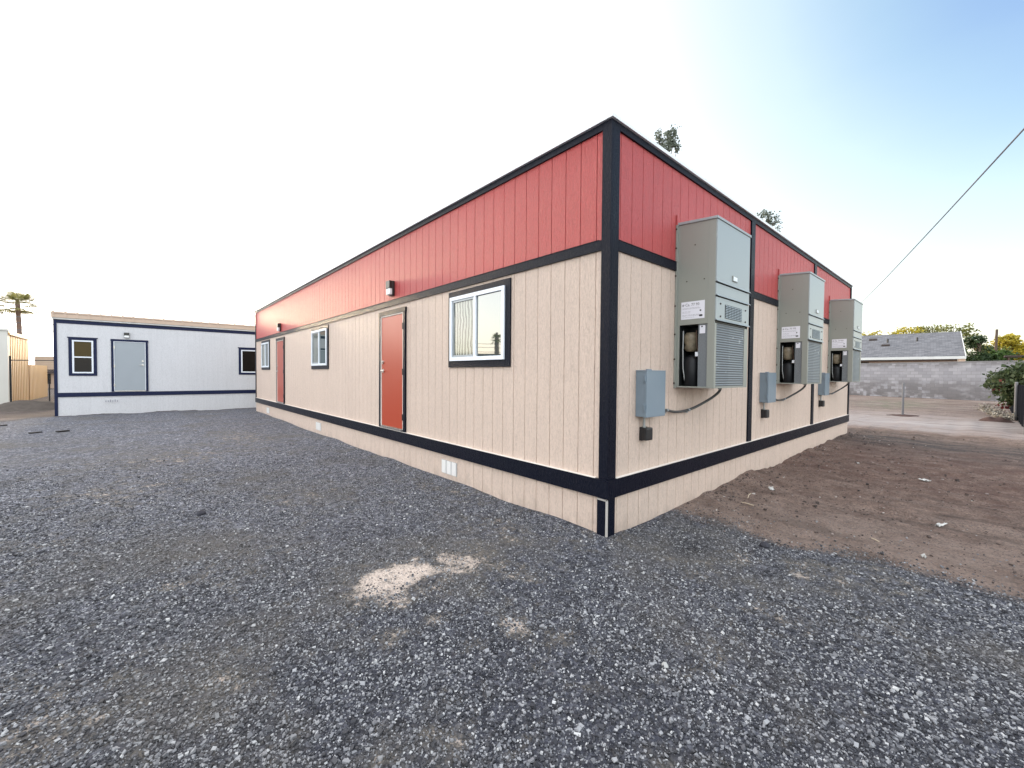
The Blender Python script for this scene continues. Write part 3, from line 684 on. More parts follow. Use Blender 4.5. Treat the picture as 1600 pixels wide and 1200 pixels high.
def make_disconnect():
    t = thing('disconnect_box', (.485, 0, 1.197), 'largest blue grey electrical box, under the nearest air conditioner', 'electrical box', 'electrical boxes on the end wall')
    mb = MB(); mb.box(0, .372, -.102, -.001, .004, .478); mb.build('body', 'box', t, .004)
    mb = MB(); mb.box(-.004, .376, -.132, -.103, 0, .484); mb.box(-.006, .378, -.134, -.001, .4785, .490); mb.build('cover', 'box', t, .005)
    for z in (.055, .355):
        mb = MB(); mb.box(-.009, -.0005, -.118, -.090, z, z+.085); mb.box(-.016, -.0095, -.108, -.098, z+.018, z+.075); mb.tube([(-.016, -.118, z+.02), (-.016, -.118, z+.07)], .006, 8); mb.build('latch', 'box', t, .002)
    mb = MB(); mb.tube([(.15, -.06, .489), (.15, -.06, .502)], .03, 14); mb.tube([(.19, -.06, .489), (.19, -.06, .498)], .014, 10); mb.build('knockout_cap', 'box', t)
    return t
bx = make_disconnect()
dup(bx, (4.147, 0, 1.203), 'blue grey electrical box left of and below the middle air conditioner')
dup(bx, (7.80, 0, 1.222), 'farthest blue grey electrical box, below the farthest air conditioner')

def make_conduit():
    t = thing('flexible_conduit', (.857, 0, 1.24), 'dark conduit curving from the largest electrical box up to the nearest air conditioner', 'conduit', 'conduits feeding the air conditioners')
    ctrl = [(0, -.045, .008), (.10, -.045, .006), (.22, -.046, -.004), (.38, -.05, -.028), (.55, -.06, -.030), (.72, -.09, -.004), (.86, -.15, .055), (.955, -.23, .13), (.995, -.29, .20), (1.005, -.31, .262)]
    pts = []
    for i in range(len(ctrl)-1):
        p0, p1, p2, p3 = [Vector(ctrl[max(0, min(len(ctrl)-1, i+j))]) for j in (-1, 0, 1, 2)]
        for k in range(6):
            u = k/6; pts.append(.5*((2*p1)+(-p0+p2)*u+(2*p0-5*p1+4*p2-p3)*u*u+(-p0+3*p1-3*p2+p3)*u**3))
    pts.append(Vector(ctrl[-1]))
    mb = MB(); mb.tube(pts, .0155, 10); mb.build('hose', 'conduit', t)
    mb = MB(); mb.tube([(0, -.045, .008), (.022, -.045, .008)], .024, 12); mb.build('connector', 'pipe', t)
    mb = MB(); mb.tube([(.985, -.285, .235), (.995, -.31, .256)], .024, 12); mb.build('connector', 'pipe', t)
    for x, y, z in ((.20, -.046, -.001), (.66, -.078, -.018)):
        mb = MB(); mb.tube([(x-.012, y, z), (x+.012, y-.002, z)], .0185, 10); mb.box(x-.010, x+.010, y+.010, -.001, z-.035, z-.014); mb.build('strap', 'galv', t)
    return t
cd = make_conduit()
dup(cd, (4.519, 0, 1.246), 'dark conduit curving up to the middle air conditioner')
dup(cd, (8.172, 0, 1.265), 'dark conduit curving up to the farthest air conditioner')

def make_outlet():
    t = thing('outlet_box', (.62, 0, .945), 'black covered outlet below the largest electrical box, by the building corner', 'outlet', 'covered outlets below the electrical boxes')
    mb = MB(); mb.box(-.055, .055, -.035, -.001, -.005, .138); mb.build('back_box', 'black', t, .004)
    mb = MB(); mb.box(-.062, .062, -.095, -.036, 0, .134); mb.build('weather_cover', 'black', t, .014)
    mb = MB(); mb.tube([(-.02, -.035, .136), (-.02, -.035, .253)], .0135, 10); mb.tube([(-.02, -.035, .136), (-.02, -.035, .152)], .02, 10); mb.tube([(-.02, -.035, .238), (-.02, -.035, .2535)], .02, 10); mb.build('pipe', 'pipe', t)
    return t
ou = make_outlet()
dup(ou, (4.285, 0, .95), 'black covered outlet below the middle electrical box')
dup(ou, (7.93, 0, .968), 'black covered outlet below the farthest electrical box')

# ------------------------------------------------------------------ white building
wb = thing('white_building', (0, FACE_Y, 0), 'low white building with navy trim and a grey door, behind the gravel yard', 'building')
X0, X1 = -5.86, 7.0
mb = MB(); mb.box(X0, X1, 0, 11, -.35, 3.53); mb.build('wall', 'white_wall', wb)
def band(name, s0, s1, z0, z1, d=.02, mat='blue_trim', d0=.0005):
    f = Face('x'); f.slab(s0, s1, d0, d, z0, z1); return f.build(name, mat, wb, .003)
band('belt_trim', X0+.06, X1, .655, .815, .03); band('eave_trim', X0+.06, X1, 3.395, 3.528, .02)
mb = MB(); mb.box(X0-.03, X0+.058, -.026, 0-.0005, -.35, 3.528); mb.box(X0-.03, X0-.0005, 0, .12, -.35, 3.528); mb.build('corner_trim', 'blue_trim', wb, .003)
mb = MB(); mb.box(X0-.05, X1, -.07, 11.1, 3.532, 3.59); mb.build('white_fascia', 'fascia', wb, .004)
mb = MB(); mb.box(X0-.07, X1, -.10, 11.15, 3.592, 3.745)
x = X0-.06
while x < X1: mb.box(x, x+.07, -.118, -.1005, 3.594, 3.745); x += .31
mb.box(X0-.09, X1, -.13, 11.15, 3.746, 3.80); mb.build('roof', 'tan_fascia', wb)
mb = MB(); x = X0-.04
while x < X1: mb.box(x, x+.05, -.12, 11, 3.801, 3.83); x += .31
mb.build('roof_rib', 'tan_fascia', wb)
def hung_window(s0, s1, z0, z1, rail, upper, lower):
    f = Face('x'); w = .05
    f.slab(s0, s1, .001, .035, z0, z0+w); f.slab(s0, s1, .001, .035, z1-w, z1); f.slab(s0, s0+w, .001, .035, z0+w, z1-w); f.slab(s1-w, s1, .001, .035, z0+w, z1-w)
    if rail: f.slab(s0+w, s1-w, .001, .032, rail-.022, rail+.022)
    win = f.build('window', 'vinyl', wb, .003)
    f = Face('x'); t = .095; f.slab(s0-t, s0-.002, .001, .024, z0-.095, z1+.075); f.slab(s1+.002, s1+t, .001, .024, z0-.095, z1+.075); f.slab(s0-.002, s1+.002, .001, .024, z0-.095, z0-.002); f.slab(s0-t-.03, s1+t+.03, .001, .03, z1+.076, z1+.115); f.slab(s0-.002, s1+.002, .001, .024, z1+.002, z1+.075)
    f.build('trim', 'blue_trim', win, .003)
    if rail:
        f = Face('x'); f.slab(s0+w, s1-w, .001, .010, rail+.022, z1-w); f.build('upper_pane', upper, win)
        f = Face('x'); f.slab(s0+w, s1-w, .001, .010, z0+w, rail-.022); f.build('lower_pane', lower, win)
    else:
        f = Face('x'); f.slab(s0+w, s1-w, .001, .010, z0+w, z1-w); f.build('pane', lower, win)
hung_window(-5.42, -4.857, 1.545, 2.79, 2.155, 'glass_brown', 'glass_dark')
hung_window(-.06, 1.15, 1.615, 2.66, None, 'glass_dark', 'glass_dark')
steel_door('x', -4.275, -3.375, .86, 2.79, 'grey_door', 'blue_trim', wb, True, 'vinyl')
f = Face('x'); f.slab(-4.57, -4.16, .001, .012, .40, .55)
v = f.build('skirt_vent', 'white_wall', wb)
f = Face('x')
for i in range(6): f.slab(-4.55+i*.065, -4.515+i*.065, .0125, .018, .43, .49+.03*(i in (2, 4)))
f.build('vent_louvre', 'pale_ink', v)
wall_light((-3.912, FACE_Y, 2.955), 'x', 'small dark wall light above the grey door of the white building', .16, .21)

# ------------------------------------------------------------------ things at the left edge
cs = thing('metal_storage_building', (-8.25, 28.2, 0), 'tan ribbed sheet metal shed with a pale front, left of the white building', 'shed')
mb = MB(); mb.box(-5, -.002, -.002, .25, -.5, 3.50); mb.build('front_panel', 'beige', cs)
mb = MB(); mb.box(-5.05, .03, -.06, .1, 3.51, 3.60); mb.build('front_gutter', 'beige', cs)
mb = MB(); mb.box(-5, -.14, .251, 4.6, -.5, 3.32); mb.build('wall', 'container', cs)
def ribbed(mb, y0, y1, z0, z1, x, step=.38):
    y = y0; pr = []
    while y < y1-.02:
        pr += [(y, x), (y+step*.52, x), (y+step*.56, x-.13), (y+step*.94, x-.13)]; y += step
    pr.append((y1, x)); vs = []
    for yy, xx in pr: vs += [(xx, yy, z0), (xx, yy, z1)]
    mb.add(vs, [(2*i, 2*i+2, 2*i+3, 2*i+1) for i in range(len(pr)-1)])
mb = MB(); ribbed(mb, .252, 4.6, -.5, 3.32, 0); mb.build('ribbed_side', 'container', cs, fix=False)
mb = MB(); mb.box(-5, .06, .10, 4.65, 3.33, 3.41); mb.box(-5, .02, .1, 4.6, 3.411, 3.52); mb.build('roof_edge', 'container', cs, .005)
fs_ = thing('sheet_metal_fence', (-8.22, 32.85, 0), 'lower tan ribbed metal fence continuing behind the shed', 'fence')
mb = MB(); ribbed(mb, 0, 5.6, -.6, 1.96, 0, .38)
mb.build('ribbed_panel', 'container', fs_, fix=False)
mb = MB(); mb.box(-.17, -.136, 0, 5.6, 1.72, 1.80); mb.box(-.17, -.136, 0, 5.6, .3, .38)
for y in (.1, 2.8, 5.5): mb.box(-.23, -.171, y, y+.06, -.6, 1.95)
mb.build('back_frame', 'pipe', fs_)
cf = thing('chain_link_fence', (-7.98, 26.9, 0), 'thin chain link fence before the ribbed metal shed', 'fence')
ends = [(0, 0), (1.33, -1.2), (2.1, -1.9)]
for x, y in ends[:2]:
    mb = MB(); mb.tube([(x, y, -.3), (x, y, 2.3 if x == 0 else 1.5)], .035 if x == 0 else .025, 10); mb.build('post', 'black_satin', cf)
mb = MB(); mb.tube([(0, 0, 2.10), (2.1, -1.9, 2.10)], .020, 8); mb.build('top_rail', 'black_satin', cf)
mb = MB(); Ln = math.hypot(2.1, 1.9); ux, uy = 2.1/Ln, -1.9/Ln
for k in range(-18, 26):
    for sg in (1, -1):
        a, z0_ = k*.11, .1; b, z1_ = a+sg*2.0, 2.1
        pa, pb = (a, z0_), (b, z1_)
        lo, hi = max(0, min(a, b)), min(Ln, max(a, b))
        if hi-lo < .05: continue
        fz = lambda q: z0_+(q-a)/(b-a)*(z1_-z0_)
        mb.tube([(ux*lo, uy*lo, fz(lo)), (ux*hi, uy*hi, fz(hi))], .0016, 3, False)
mb.build('wire_mesh', 'pipe', cf, fix=False)
hs = thing('distant_house', (-10.6, 57, -.6), 'small tan house seen in the gap left of the white building', 'house')
mb = MB(); mb.box(-.6, 6, 0, 6, 0, 3.6); mb.build('wall', 'stucco', hs)
mb = MB(); mb.hexa([(-.9, -.5, 2.0), (6.3, -.5, 2.0), (6.3, 0, 2.0), (-.9, 0, 2.0), (-.9, -.5, 2.12), (6.3, -.5, 2.12), (6.3, 0, 2.35), (-.9, 0, 2.35)]); mb.build('porch_roof', 'eave_dark', hs)
mb = MB(); mb.box(.0, .12, -.42, -.3, 0, 2.0); mb.box(-.85, .0, -.06, -.001, 0, .95); mb.box(-.7, 3, -.05, -.001, 1.95, 2.0)
mb.build('porch_post', 'fascia', hs)
mb = MB(); mb.box(-.5, .4, -.03, -.001, .96, 1.94); mb.build('window', 'glass_dark', hs)
mb = MB()
for i in range(7): mb.box(-.62, 6.02, -.012, -.0005, 2.4+i*.17, 2.44+i*.17)
mb.build('lap_siding', 'wood_pale', hs)

def mound(name, x, y, rx, ry, h, mat, label, seed):
    n = 22; vs = []; fs = []
    for i in range(n+1):
        for j in range(n+1):
            a, b = i/n*2-1, j/n*2-1
            r = min(1, math.hypot(a, b)); px, py = x+a*rx, y+b*ry
            base = float(height(np.array([px]), np.array([py]))[0])
            nz = float(vnoise(np.array([a*3]), np.array([b*3]), 1.0, seed)[0])
            vs.append((px, py, base-.03+max(0, h*(1-r*r)**1.5*(.55+.9*nz))+.03*(1-r)))
    for i in range(n):
        for j in range(n): q = i*(n+1)+j; fs.append((q, q+n+1, q+n+2, q+1))
    mb = MB(); mb.add(vs, fs, True); o = mb.build(name, mat, fix=False); return tag(o, label, 'soil mound')
mound('soil_mound', -7.2, 25.6, 1.5, 1.4, .42, 'dark_soil', 'low dark soil mound between the shed and the white building', 31)
mound('soil_mound', 20.3, -.2, .7, .8, .05, 'leather_soil', 'small brown soil heap around the foot of the lone grey post', 32)
mound('soil_mound', 19.9, -2.75, .5, .5, .17, 'leather_soil', 'red brown soil heap beside the black fence', 33)

# ------------------------------------------------------------------ right side: post, block wall, house, fence
mb = MB(); mb.tube([(20.36, -.23, -.2), (20.36, -.23, 1.38)], .042, 10); mb.tube([(20.36, -.23, 1.38), (20.36, -.23, 1.40)], [.05, .03], 10)
tag(mb.build('steel_post', 'concrete'), 'lone grey post standing in the pale dirt before the block wall', 'post')
wa, wb_ = Vector((36.1, 5.2, 0)), Vector((33.2, -3.9, 0))
ang = math.atan2(-(wb_-wa).x, (wb_-wa).y)          # wall runs along its own local Y
bw = thing('block_wall', (36.1, 5.2, .2), 'long grey concrete block wall with dark stains', 'wall', rz=math.atan2((wb_-wa).x, -(wb_-wa).y))
mb = MB(); mb.box(0, .2, -14.5, 9, -.35, 2.36); mb.build('block_courses', 'block', bw)
mb = MB(); mb.box(-.012, .212, -14.5, 9, 2.361, 2.43); mb.build('cap_course', 'concrete', bw, .005)
mb = MB(); mb.box(-.02, -.0005, -.9, -.86, -.3, 2.3); mb.build('control_joint', 'eave_dark', bw)


hz = thing('shingled_house', (40.94, -1.46, .3), 'house with a grey shingle gable roof behind the block wall', 'house', rz=R(4.4))
mb = MB(); mb.box(.55, 10.8, .25, 16, -.5, 2.86); mb.add([(.55, .25, 2.86), (10.8, .25, 2.86), (5.65, .25, 4.85), (.55, .27, 2.86), (10.8, .27, 2.86), (5.65, .27, 4.85)], [(0, 1, 2), (3, 5, 4), (0, 2, 5, 3), (1, 4, 5, 2)]); mb.build('wall', 'stucco', hz)
mb = MB()
mb.hexa([(0, -.1, 2.78), (5.65, -.1, 5.0), (5.65, 16.2, 5.0), (0, 16.2, 2.78), (0, -.1, 2.90), (5.65, -.1, 5.12), (5.65, 16.2, 5.12), (0, 16.2, 2.90)])
mb.hexa([(5.655, -.1, 5.0), (11.3, -.1, 2.78), (11.3, 16.2, 2.78), (5.655, 16.2, 5.0), (5.655, -.1, 5.12), (11.3, -.1, 2.90), (11.3, 16.2, 2.90), (5.655, 16.2, 5.12)])
rf = mb.build('roof', 'shingle', hz)
for x, y, z in ((2.75, 4.3, 3.98), (4.3, 5.2, 4.60)):
    mb = MB(); mb.hexa([(x-.15, y-.26, z-.08), (x+.2, y-.26, z+.06), (x+.2, y+.26, z+.06), (x-.15, y+.26, z-.08), (x-.17, y-.26, z+.05), (x+.2, y-.26, z+.15), (x+.2, y+.26, z+.15), (x-.17, y+.26, z+.05)]); mb.build('roof_vent', 'eave_dark', rf)
for x, y, z in ((3.5, 4.2, 4.25), (3.6, 2.4, 4.29)):
    mb = MB(); mb.tube([(x, y, z-.1), (x, y, z+.34)], .06, 8); mb.build('vent_pipe', 'black', rf)
mb = MB(); mb.box(-.045, -.002, -.12, 16.2, 2.70, 2.90); mb.build('eave_board', 'fascia', hz)
mb = MB(); mb.hexa([(-.04, -.15, 2.72), (5.65, -.15, 4.94), (5.65, -.105, 4.94), (-.04, -.105, 2.72), (-.04, -.15, 2.93), (5.65, -.15, 5.15), (5.65, -.105, 5.15), (-.04, -.105, 2.93)]); mb.build('rake_board', 'fascia', hz)
mb = MB(); mb.box(.0, .549, .3, 16, 2.62, 2.70); mb.build('soffit', 'eave_dark', hz)
mb = MB(); mb.box(.0, .5, -.1, .24, 2.30, 2.77); mb.build('eave_return', 'stucco', hz)
mb = MB(); mb.box(.53, .549, 5.2, 7.0, 1.6, 2.55); mb.build('window', 'glass_dark', hz)

sf = thing('screened_fence', (21.24, -3.36, .03), 'black screened fence with grey posts under the bush at the right edge', 'fence')
mb = MB()
for k in range(60):
    x0, x1 = -6+k*.26, -6+(k+1)*.26
    a, b = .03*math.sin(k*1.7), .03*math.sin((k+1)*1.7)
    mb.hexa([(x0, .02+a, -.05), (x1, .02+b, -.05), (x1, .032+b, -.05), (x0, .032+a, -.05), (x0, .02+a, 1.36), (x1, .02+b, 1.36), (x1, .032+b, 1.36), (x0, .032+a, 1.36)])
mb.build('screen_cloth', 'fence_cloth', sf)
for x in (-5.9, 0, 3.1, 6.2, 9.4):
    yy = .095 if x <= 0 else -.04
    mb = MB(); mb.tube([(x, yy, -.3), (x, yy, 1.42)], .045, 10); mb.tube([(x, yy, 1.42), (x, yy, 1.46)], [.052, .03], 10); mb.build('post', 'concrete', sf)
mb = MB(); mb.tube([(-6, -.02, 1.33), (9.5, -.02, 1.33)], .022, 8); mb.build('rail', 'concrete', sf)

# ------------------------------------------------------------------ vegetation
def leaves(mb, c, r, n, size, seed, droop=0.0):
    rr = random.Random(seed)
    for _ in range(n):
        p = Vector((rr.gauss(0, 1)*r[0]*.5, rr.gauss(0, 1)*r[1]*.5, rr.gauss(0, 1)*r[2]*.5))+c
        d = Vector((rr.uniform(-1, 1), rr.uniform(-1, 1), rr.uniform(-.8, .8)-droop)).normalized()
        w = d.orthogonal().normalized(); w.rotate(Matrix.Rotation(rr.uniform(0, 6.28), 3, d))
        l = size*rr.uniform(.6, 1.4); wd = l*rr.uniform(.28, .5)
        mb.add([p, p+d*l*.5+w*wd, p+d*l, p+d*l*.5-w*wd], [(0, 1, 2, 3)])
def tree(name, loc, h, blobs, leaf, size, clumps, per, label, cat='tree', group=None, trunk=.16, bark='bark', seed=1, low=.0):
    t = thing(name, loc, label, cat, group); rr = random.Random(seed)
    tr = MB(); lean = rr.uniform(-.03, .03)
    base = [(0, 0, -.4), (lean*h*.3, .01, h*.22), (lean*h*.6, -.02*h, h*.45), (lean*h, -.02*h, h*.72), (lean*h*1.1, -.02*h, h*.93)]
    tr.tube(base, [trunk*1.25, trunk, trunk*.8, trunk*.5, trunk*.14], 10)
    cr = MB()
    for (bx, by, bz, rx, ry, rz) in blobs:
        for k in range(clumps):
            while True:
                q = Vector((rr.uniform(-1, 1), rr.uniform(-1, 1), rr.uniform(-1, 1)))
                if .25 < q.length < 1: break
            c = Vector((bx+q.x*rx, by+q.y*ry, bz+q.z*rz))
            s = rr.uniform(.2, .42)
            leaves(cr, c, (rx*s, ry*s, rz*s*.8), per, size, rr.random(), .15)
            if k % 2 == 0:
                zb = max(h*.2, c.z-rr.uniform(.15, .35)*h*.5); zb = min(zb, h*.85); f = min(1, zb/h)
                p0 = Vector((lean*h*f, -.02*h*min(1, f*1.6), zb)); mid = p0.lerp(c, .5)+Vector((0, 0, .06*h*rr.uniform(-.5, .6)))
                tr.tube([p0, mid, c], [trunk*.32, trunk*.2, trunk*.05], 5, False)
    tr.build('trunk', bark, t, fix=False); cr.build('crown', leaf, t, fix=False)
    return t
tree('tall_tree', (17.2, 9.1, 0), 14.5, [(.0, -.1, 13.3, .75, .75, 1.2), (.1, 0, 11.4, 1.2, 1.2, 1.6), (0, .1, 9.2, 1.5, 1.5, 1.8)], 'leaf_grey', .13, 30, 60, 'tall slender tree topping the roof just right of the front corner', group='trees peeking over the roof', seed=5)
tree('tall_tree', (25.7, 6.85, 0), 11.8, [(.0, -.1, 10.95, .7, .7, .9), (0, 0, 9.3, 1.3, 1.3, 1.5), (0, 0, 7.6, 1.5, 1.5, 1.6)], 'leaf_grey', .12, 30, 60, 'tree top showing above the middle of the end wall roof', group='trees peeking over the roof', seed=8)
hl = ['low feathery yellow green tree over the left end of the shingle roof', 'yellow tree with an upright tip over the shingle roof', 'broad olive tree behind the middle of the shingle ridge', 'olive tree rising over the right end of the shingle ridge']
for k, (x, y, h, rx, lf) in enumerate(((73.6, 7.6, 8.2, 2.6, 'leaf_sun_yellow'), (76.3, 4.9, 8.9, 2.2, 'leaf_sun_yellow'), (81.8, 2.7, 9.5, 2.9, 'leaf_olive'), (78.3, .5, 9.1, 2.3, 'leaf_olive'))):
    tree('background_tree', (x, y, .2), h, [(0, 0, h*.86, rx*.7, rx*.9, h*.10), (0, .6, h*.72, rx, rx*1.25, h*.16), (0, -.8, h*.66, rx, rx, h*.16)], lf, .26, 24, 20, hl[k], group='trees behind the shingled house', seed=40+k)
tree('dark_tree', (57.1, -2.05, .2), 5.7, [(0, .2, 5.0, .6, .7, .6), (0, 0, 3.7, 1.2, 1.1, 1.1), (0, -.3, 2.9, 1.2, 1.3, .9)], 'leaf_dark', .20, 30, 28, 'dark green tree against the right gable end of the shingled house', seed=51)
tree('green_shrub', (58.5, -3.0, .2), 4.2, [(0, .5, 3.1, .9, 1.0, .8), (0, -.6, 3.5, .8, .9, .7), (0, 0, 2.4, 1, 1.4, .9)], 'leaf_green', .22, 28, 34, 'low green shrub behind the wall, beside the dark tree', 'shrub', seed=52)
tree('olive_shrub', (69.4, -2.7, .2), 5.4, [(0, 0, 4.6, .9, .9, .7), (0, -.9, 4.2, .9, .9, .7), (0, .4, 3.6, 1, 1, .9)], 'leaf_olive', .26, 22, 28, 'pale olive shrub left of the leaning pole', 'shrub', seed=53)
tree('yellow_tree', (90.2, -5.0, .2), 7.9, [(0, .3, 6.8, 1.6, 1.2, .9), (0, -.2, 5.6, 1.8, 1.8, 1.2), (0, 0, 4.4, 1.8, 2.0, 1.2)], 'leaf_sun_yellow', .36, 30, 30, 'bright yellow tree just right of the leaning pole', group='yellow trees at the right edge', seed=54)
tree('yellow_tree', (93.4, -7.6, .2), 7.6, [(0, 0, 6.4, 1.8, 2.0, 1.0), (0, .5, 5.2, 2.0, 2.1, 1.3), (0, -1.2, 5.4, 2, 2, 1.3)], 'leaf_sun_yellow', .36, 34, 30, 'broad yellow tree cut by the right edge above the fence', group='yellow trees at the right edge', seed=55)

def bush():
    t = thing('red_tipped_bush', (22.9, -3.95, 0), 'dark bush with red tipped leaves spilling over the black fence', 'bush')
    rr = random.Random(77); st = MB(); g = MB(); r = MB()
    for k in range(320):
        while True:
            q = Vector((rr.uniform(-1, 1), rr.uniform(-1, 1), rr.uniform(-1, 1)))
            if .35 < q.length < 1: break
        c = Vector((q.x*1.5, q.y*1.15+.2, 1.4+q.z*.9))
        if c.y > 1.0 and c.z > 2.0: c.z -= .3
        leaves(g, c, (.26, .26, .18), 26, .13, rr.random(), .3)
        if rr.random() < .05 and q.z < .3: leaves(r, c+Vector((rr.uniform(-.1, .1), .15, -.08)), (.2, .2, .15), 14, .12, rr.random(), .4)
        if k % 3 == 0: st.tube([(rr.uniform(-.1, .1), rr.uniform(-.1, .1), -.1), Vector((c.x*.4, c.y*.4, c.z*.6)), c], [.03, .018, .006], 5, False)
    st.build('stems', 'bark', t, fix=False); g.build('foliage', 'leaf_bush', t, fix=False); r.build('red_leaves', 'leaf_red', t, fix=False)
bush()
def weed(x, y, h, label, seed):
    rr = random.Random(seed); mb = MB()
    for k in range(60):
        a = rr.uniform(0, 6.28); r0 = rr.uniform(0, .12); d = rr.uniform(.05, .28)
        p = Vector((r0*math.cos(a), r0*math.sin(a), -.03)); e = p+Vector((d*math.cos(a), d*math.sin(a), h*rr.uniform(.35, 1.1)))
        w = Vector((-math.sin(a), math.cos(a), 0))*.012; m_ = p.lerp(e, .6)+Vector((0, 0, .06))
        mb.add([p-w, p+w, m_+w, m_-w], [(0, 1, 2, 3)]); mb.add([m_-w, m_+w, e], [(0, 1, 2)])
        if k % 2 == 0: leaves(mb, e, (.10, .10, .08), 5, .06, rr.random())
    z = float(height(np.array([x]), np.array([y]))[0])
    o = mb.build('weed_tuft', 'drywood', fix=False); o.location = (x, y, z); return tag(o, label, 'weed', 'dry weeds along the black fence')
weed(21.0, -3.05, .26, 'pale dry weed clump at the foot of the nearest fence post', 61)
weed(22.3, -2.85, .28, 'pale dry weed clump beside the red brown soil heap', 62)
weed(24.2, -2.7, .3, 'pale dry weed clump under the dark bush', 63)
weed(26.5, -2.55, .3, 'farthest pale dry weed clump, toward the block wall', 64)

def palm(loc, h, nf, label, seed, size=1.0, group=None):
    t = thing('fan_palm', loc, label, 'palm', group); rr = random.Random(seed)
    mb = MB(); pts = []; rad = []
    for k in range(26):
        z = -.3+k/25*(h+.1); pts.append((.10*math.sin(z*.35), .05*math.sin(z*.5), z)); rad.append((.19-.04*z/h)*(1.10 if k % 2 else .96))
    pts.append((pts[-1][0], pts[-1][1], h+.35)); rad.append(.08)
    mb.tube(pts, rad, 12); mb.build('trunk', 'palm_bark', t)
    top = Vector(pts[-2]); fr = MB()
    for k in range(nf):
        a = k*2.399+rr.uniform(-.2, .2); up = 1.15-1.75*(k/nf)+rr.uniform(-.15, .15)
        d = Vector((math.cos(a)*math.cos(up), math.sin(a)*math.cos(up), math.sin(up)))
        pl = size*rr.uniform(.55, .85); e = top+d*pl; e.z -= .12*pl
        s = d.cross(Vector((0, 0, 1))).normalized(); u = s.cross(d).normalized()
        w = s*.02; fr.add([top-w, top+w, e+w, e-w], [(0, 1, 2, 3)])
        ll = size*rr.uniform(.65, .95)
        for j in range(15):
            th = (j/14-.5)*2.5
            dd = (d*math.cos(th)+s*math.sin(th)+u*.10*math.cos(th*2)).normalized(); l2 = ll*(.72+.28*math.cos(th))
            m1 = e+dd*l2*.62; tip = e+dd*l2; tip.z -= .26*l2*(1.2-up*.4); m1.z -= .05*l2
            n2 = dd.cross(u).normalized()*.040*size
            fr.add([e, m1+n2, tip, m1-n2], [(0, 1, 2, 3)])
    fr.build('crown', 'leaf_palm', t, fix=False); return t
palm((-12.1, 56.2, -.4), 8.2, 26, 'fan palm standing above the tan metal shed', 91, 1.15, 'fan palms')
palm((-14.7, 55.3, -.4), 8.0, 30, 'fan palm mostly outside the left edge, only frond tips showing', 92, 1.25, 'fan palms')
palm((-19.05, 24.75, 0), 4.8, 26, 'fan palm mirrored in the nearest window', 93, .42)
tree('window_reflected_tree', (-18.75, 23.7, 0), 3.4, [(0, 0, 2.5, .5, .5, .6), (.1, .2, 1.8, .6, .6, .6)], 'leaf_green', .11, 26, 30, 'bushy tree mirrored at the lower right of the nearest window', seed=95)
nh = thing('neighbour_house', (-24, 27, -.1), 'low house with a dark roof, mirrored in the nearest window', 'house', rz=R(38))
mb = MB(); mb.box(-8, 9, 0, 7, -.3, 2.7); mb.build('wall', 'stucco', nh)
mb = MB(); mb.hexa([(-8.4, -.4, 2.6), (9.4, -.4, 2.6), (9.4, 3.5, 3.7), (-8.4, 3.5, 3.7), (-8.4, -.4, 2.72), (9.4, -.4, 2.72), (9.4, 3.5, 3.85), (-8.4, 3.5, 3.85)])
mb.hexa([(-8.4, 3.505, 3.7), (9.4, 3.505, 3.7), (9.4, 7.4, 2.6), (-8.4, 7.4, 2.6), (-8.4, 3.505, 3.85), (9.4, 3.505, 3.85), (9.4, 7.4, 2.72), (-8.4, 7.4, 2.72)]); mb.build('roof', 'eave_dark', nh)

# ------------------------------------------------------------------ cable, pole, canopy
def cable(name, a, b, sag, r, label):
    a, b = Vector(a), Vector(b); pts = []
    for k in range(41):
        u = k/40; u = u*u*.7+u*.3; p = a.lerp(b, u); p.z -= sag*4*u*(1-u); pts.append(p)
    mb = MB(); mb.tube(pts, r, 6); return tag(mb.build(name, 'cable'), label, 'cable')
cable('power_cable', (12.01, -3.77, 8.57), (84.3, 13.85, 10.5), .35, .023, 'single power cable slanting across the sky at upper right')
for k, (z, dz) in enumerate(((4.4, 0), (4.0, .05), (3.55, 0))):
    cable('reflected_cable', (-34, 26, z+.5+dz), (-6.5, 41, z+.9), .3, .02, ['topmost', 'middle', 'lowest'][k]+' of three thin cables mirrored in the nearest window')
up = thing('utility_pole', (65.6, -3.22, .2), 'dark leaning utility pole behind the block wall', 'utility pole')
mb = MB(); mb.tube([(0, 0, -.4), (.13, -.06, 3.2), (.27, -.12, 6.7)], [.135, .12, .10], 10); mb.build('pole', 'pole', up)
cn = thing('shade_canopy', (52.6, -3.75, .2), 'dark flat canopy roof just above the block wall at right', 'canopy')
mb = MB(); mb.box(0, 3, -5, .1, 3.28, 3.40); mb.build('roof', 'eave_dark', cn)
for x, y in ((.1, -.1), (2.8, -.1), (.1, -4.8), (2.8, -4.8)):
    mb = MB(); mb.box(x, x+.1, y-.1, y, -.4, 3.279); mb.build('post', 'pole', cn)

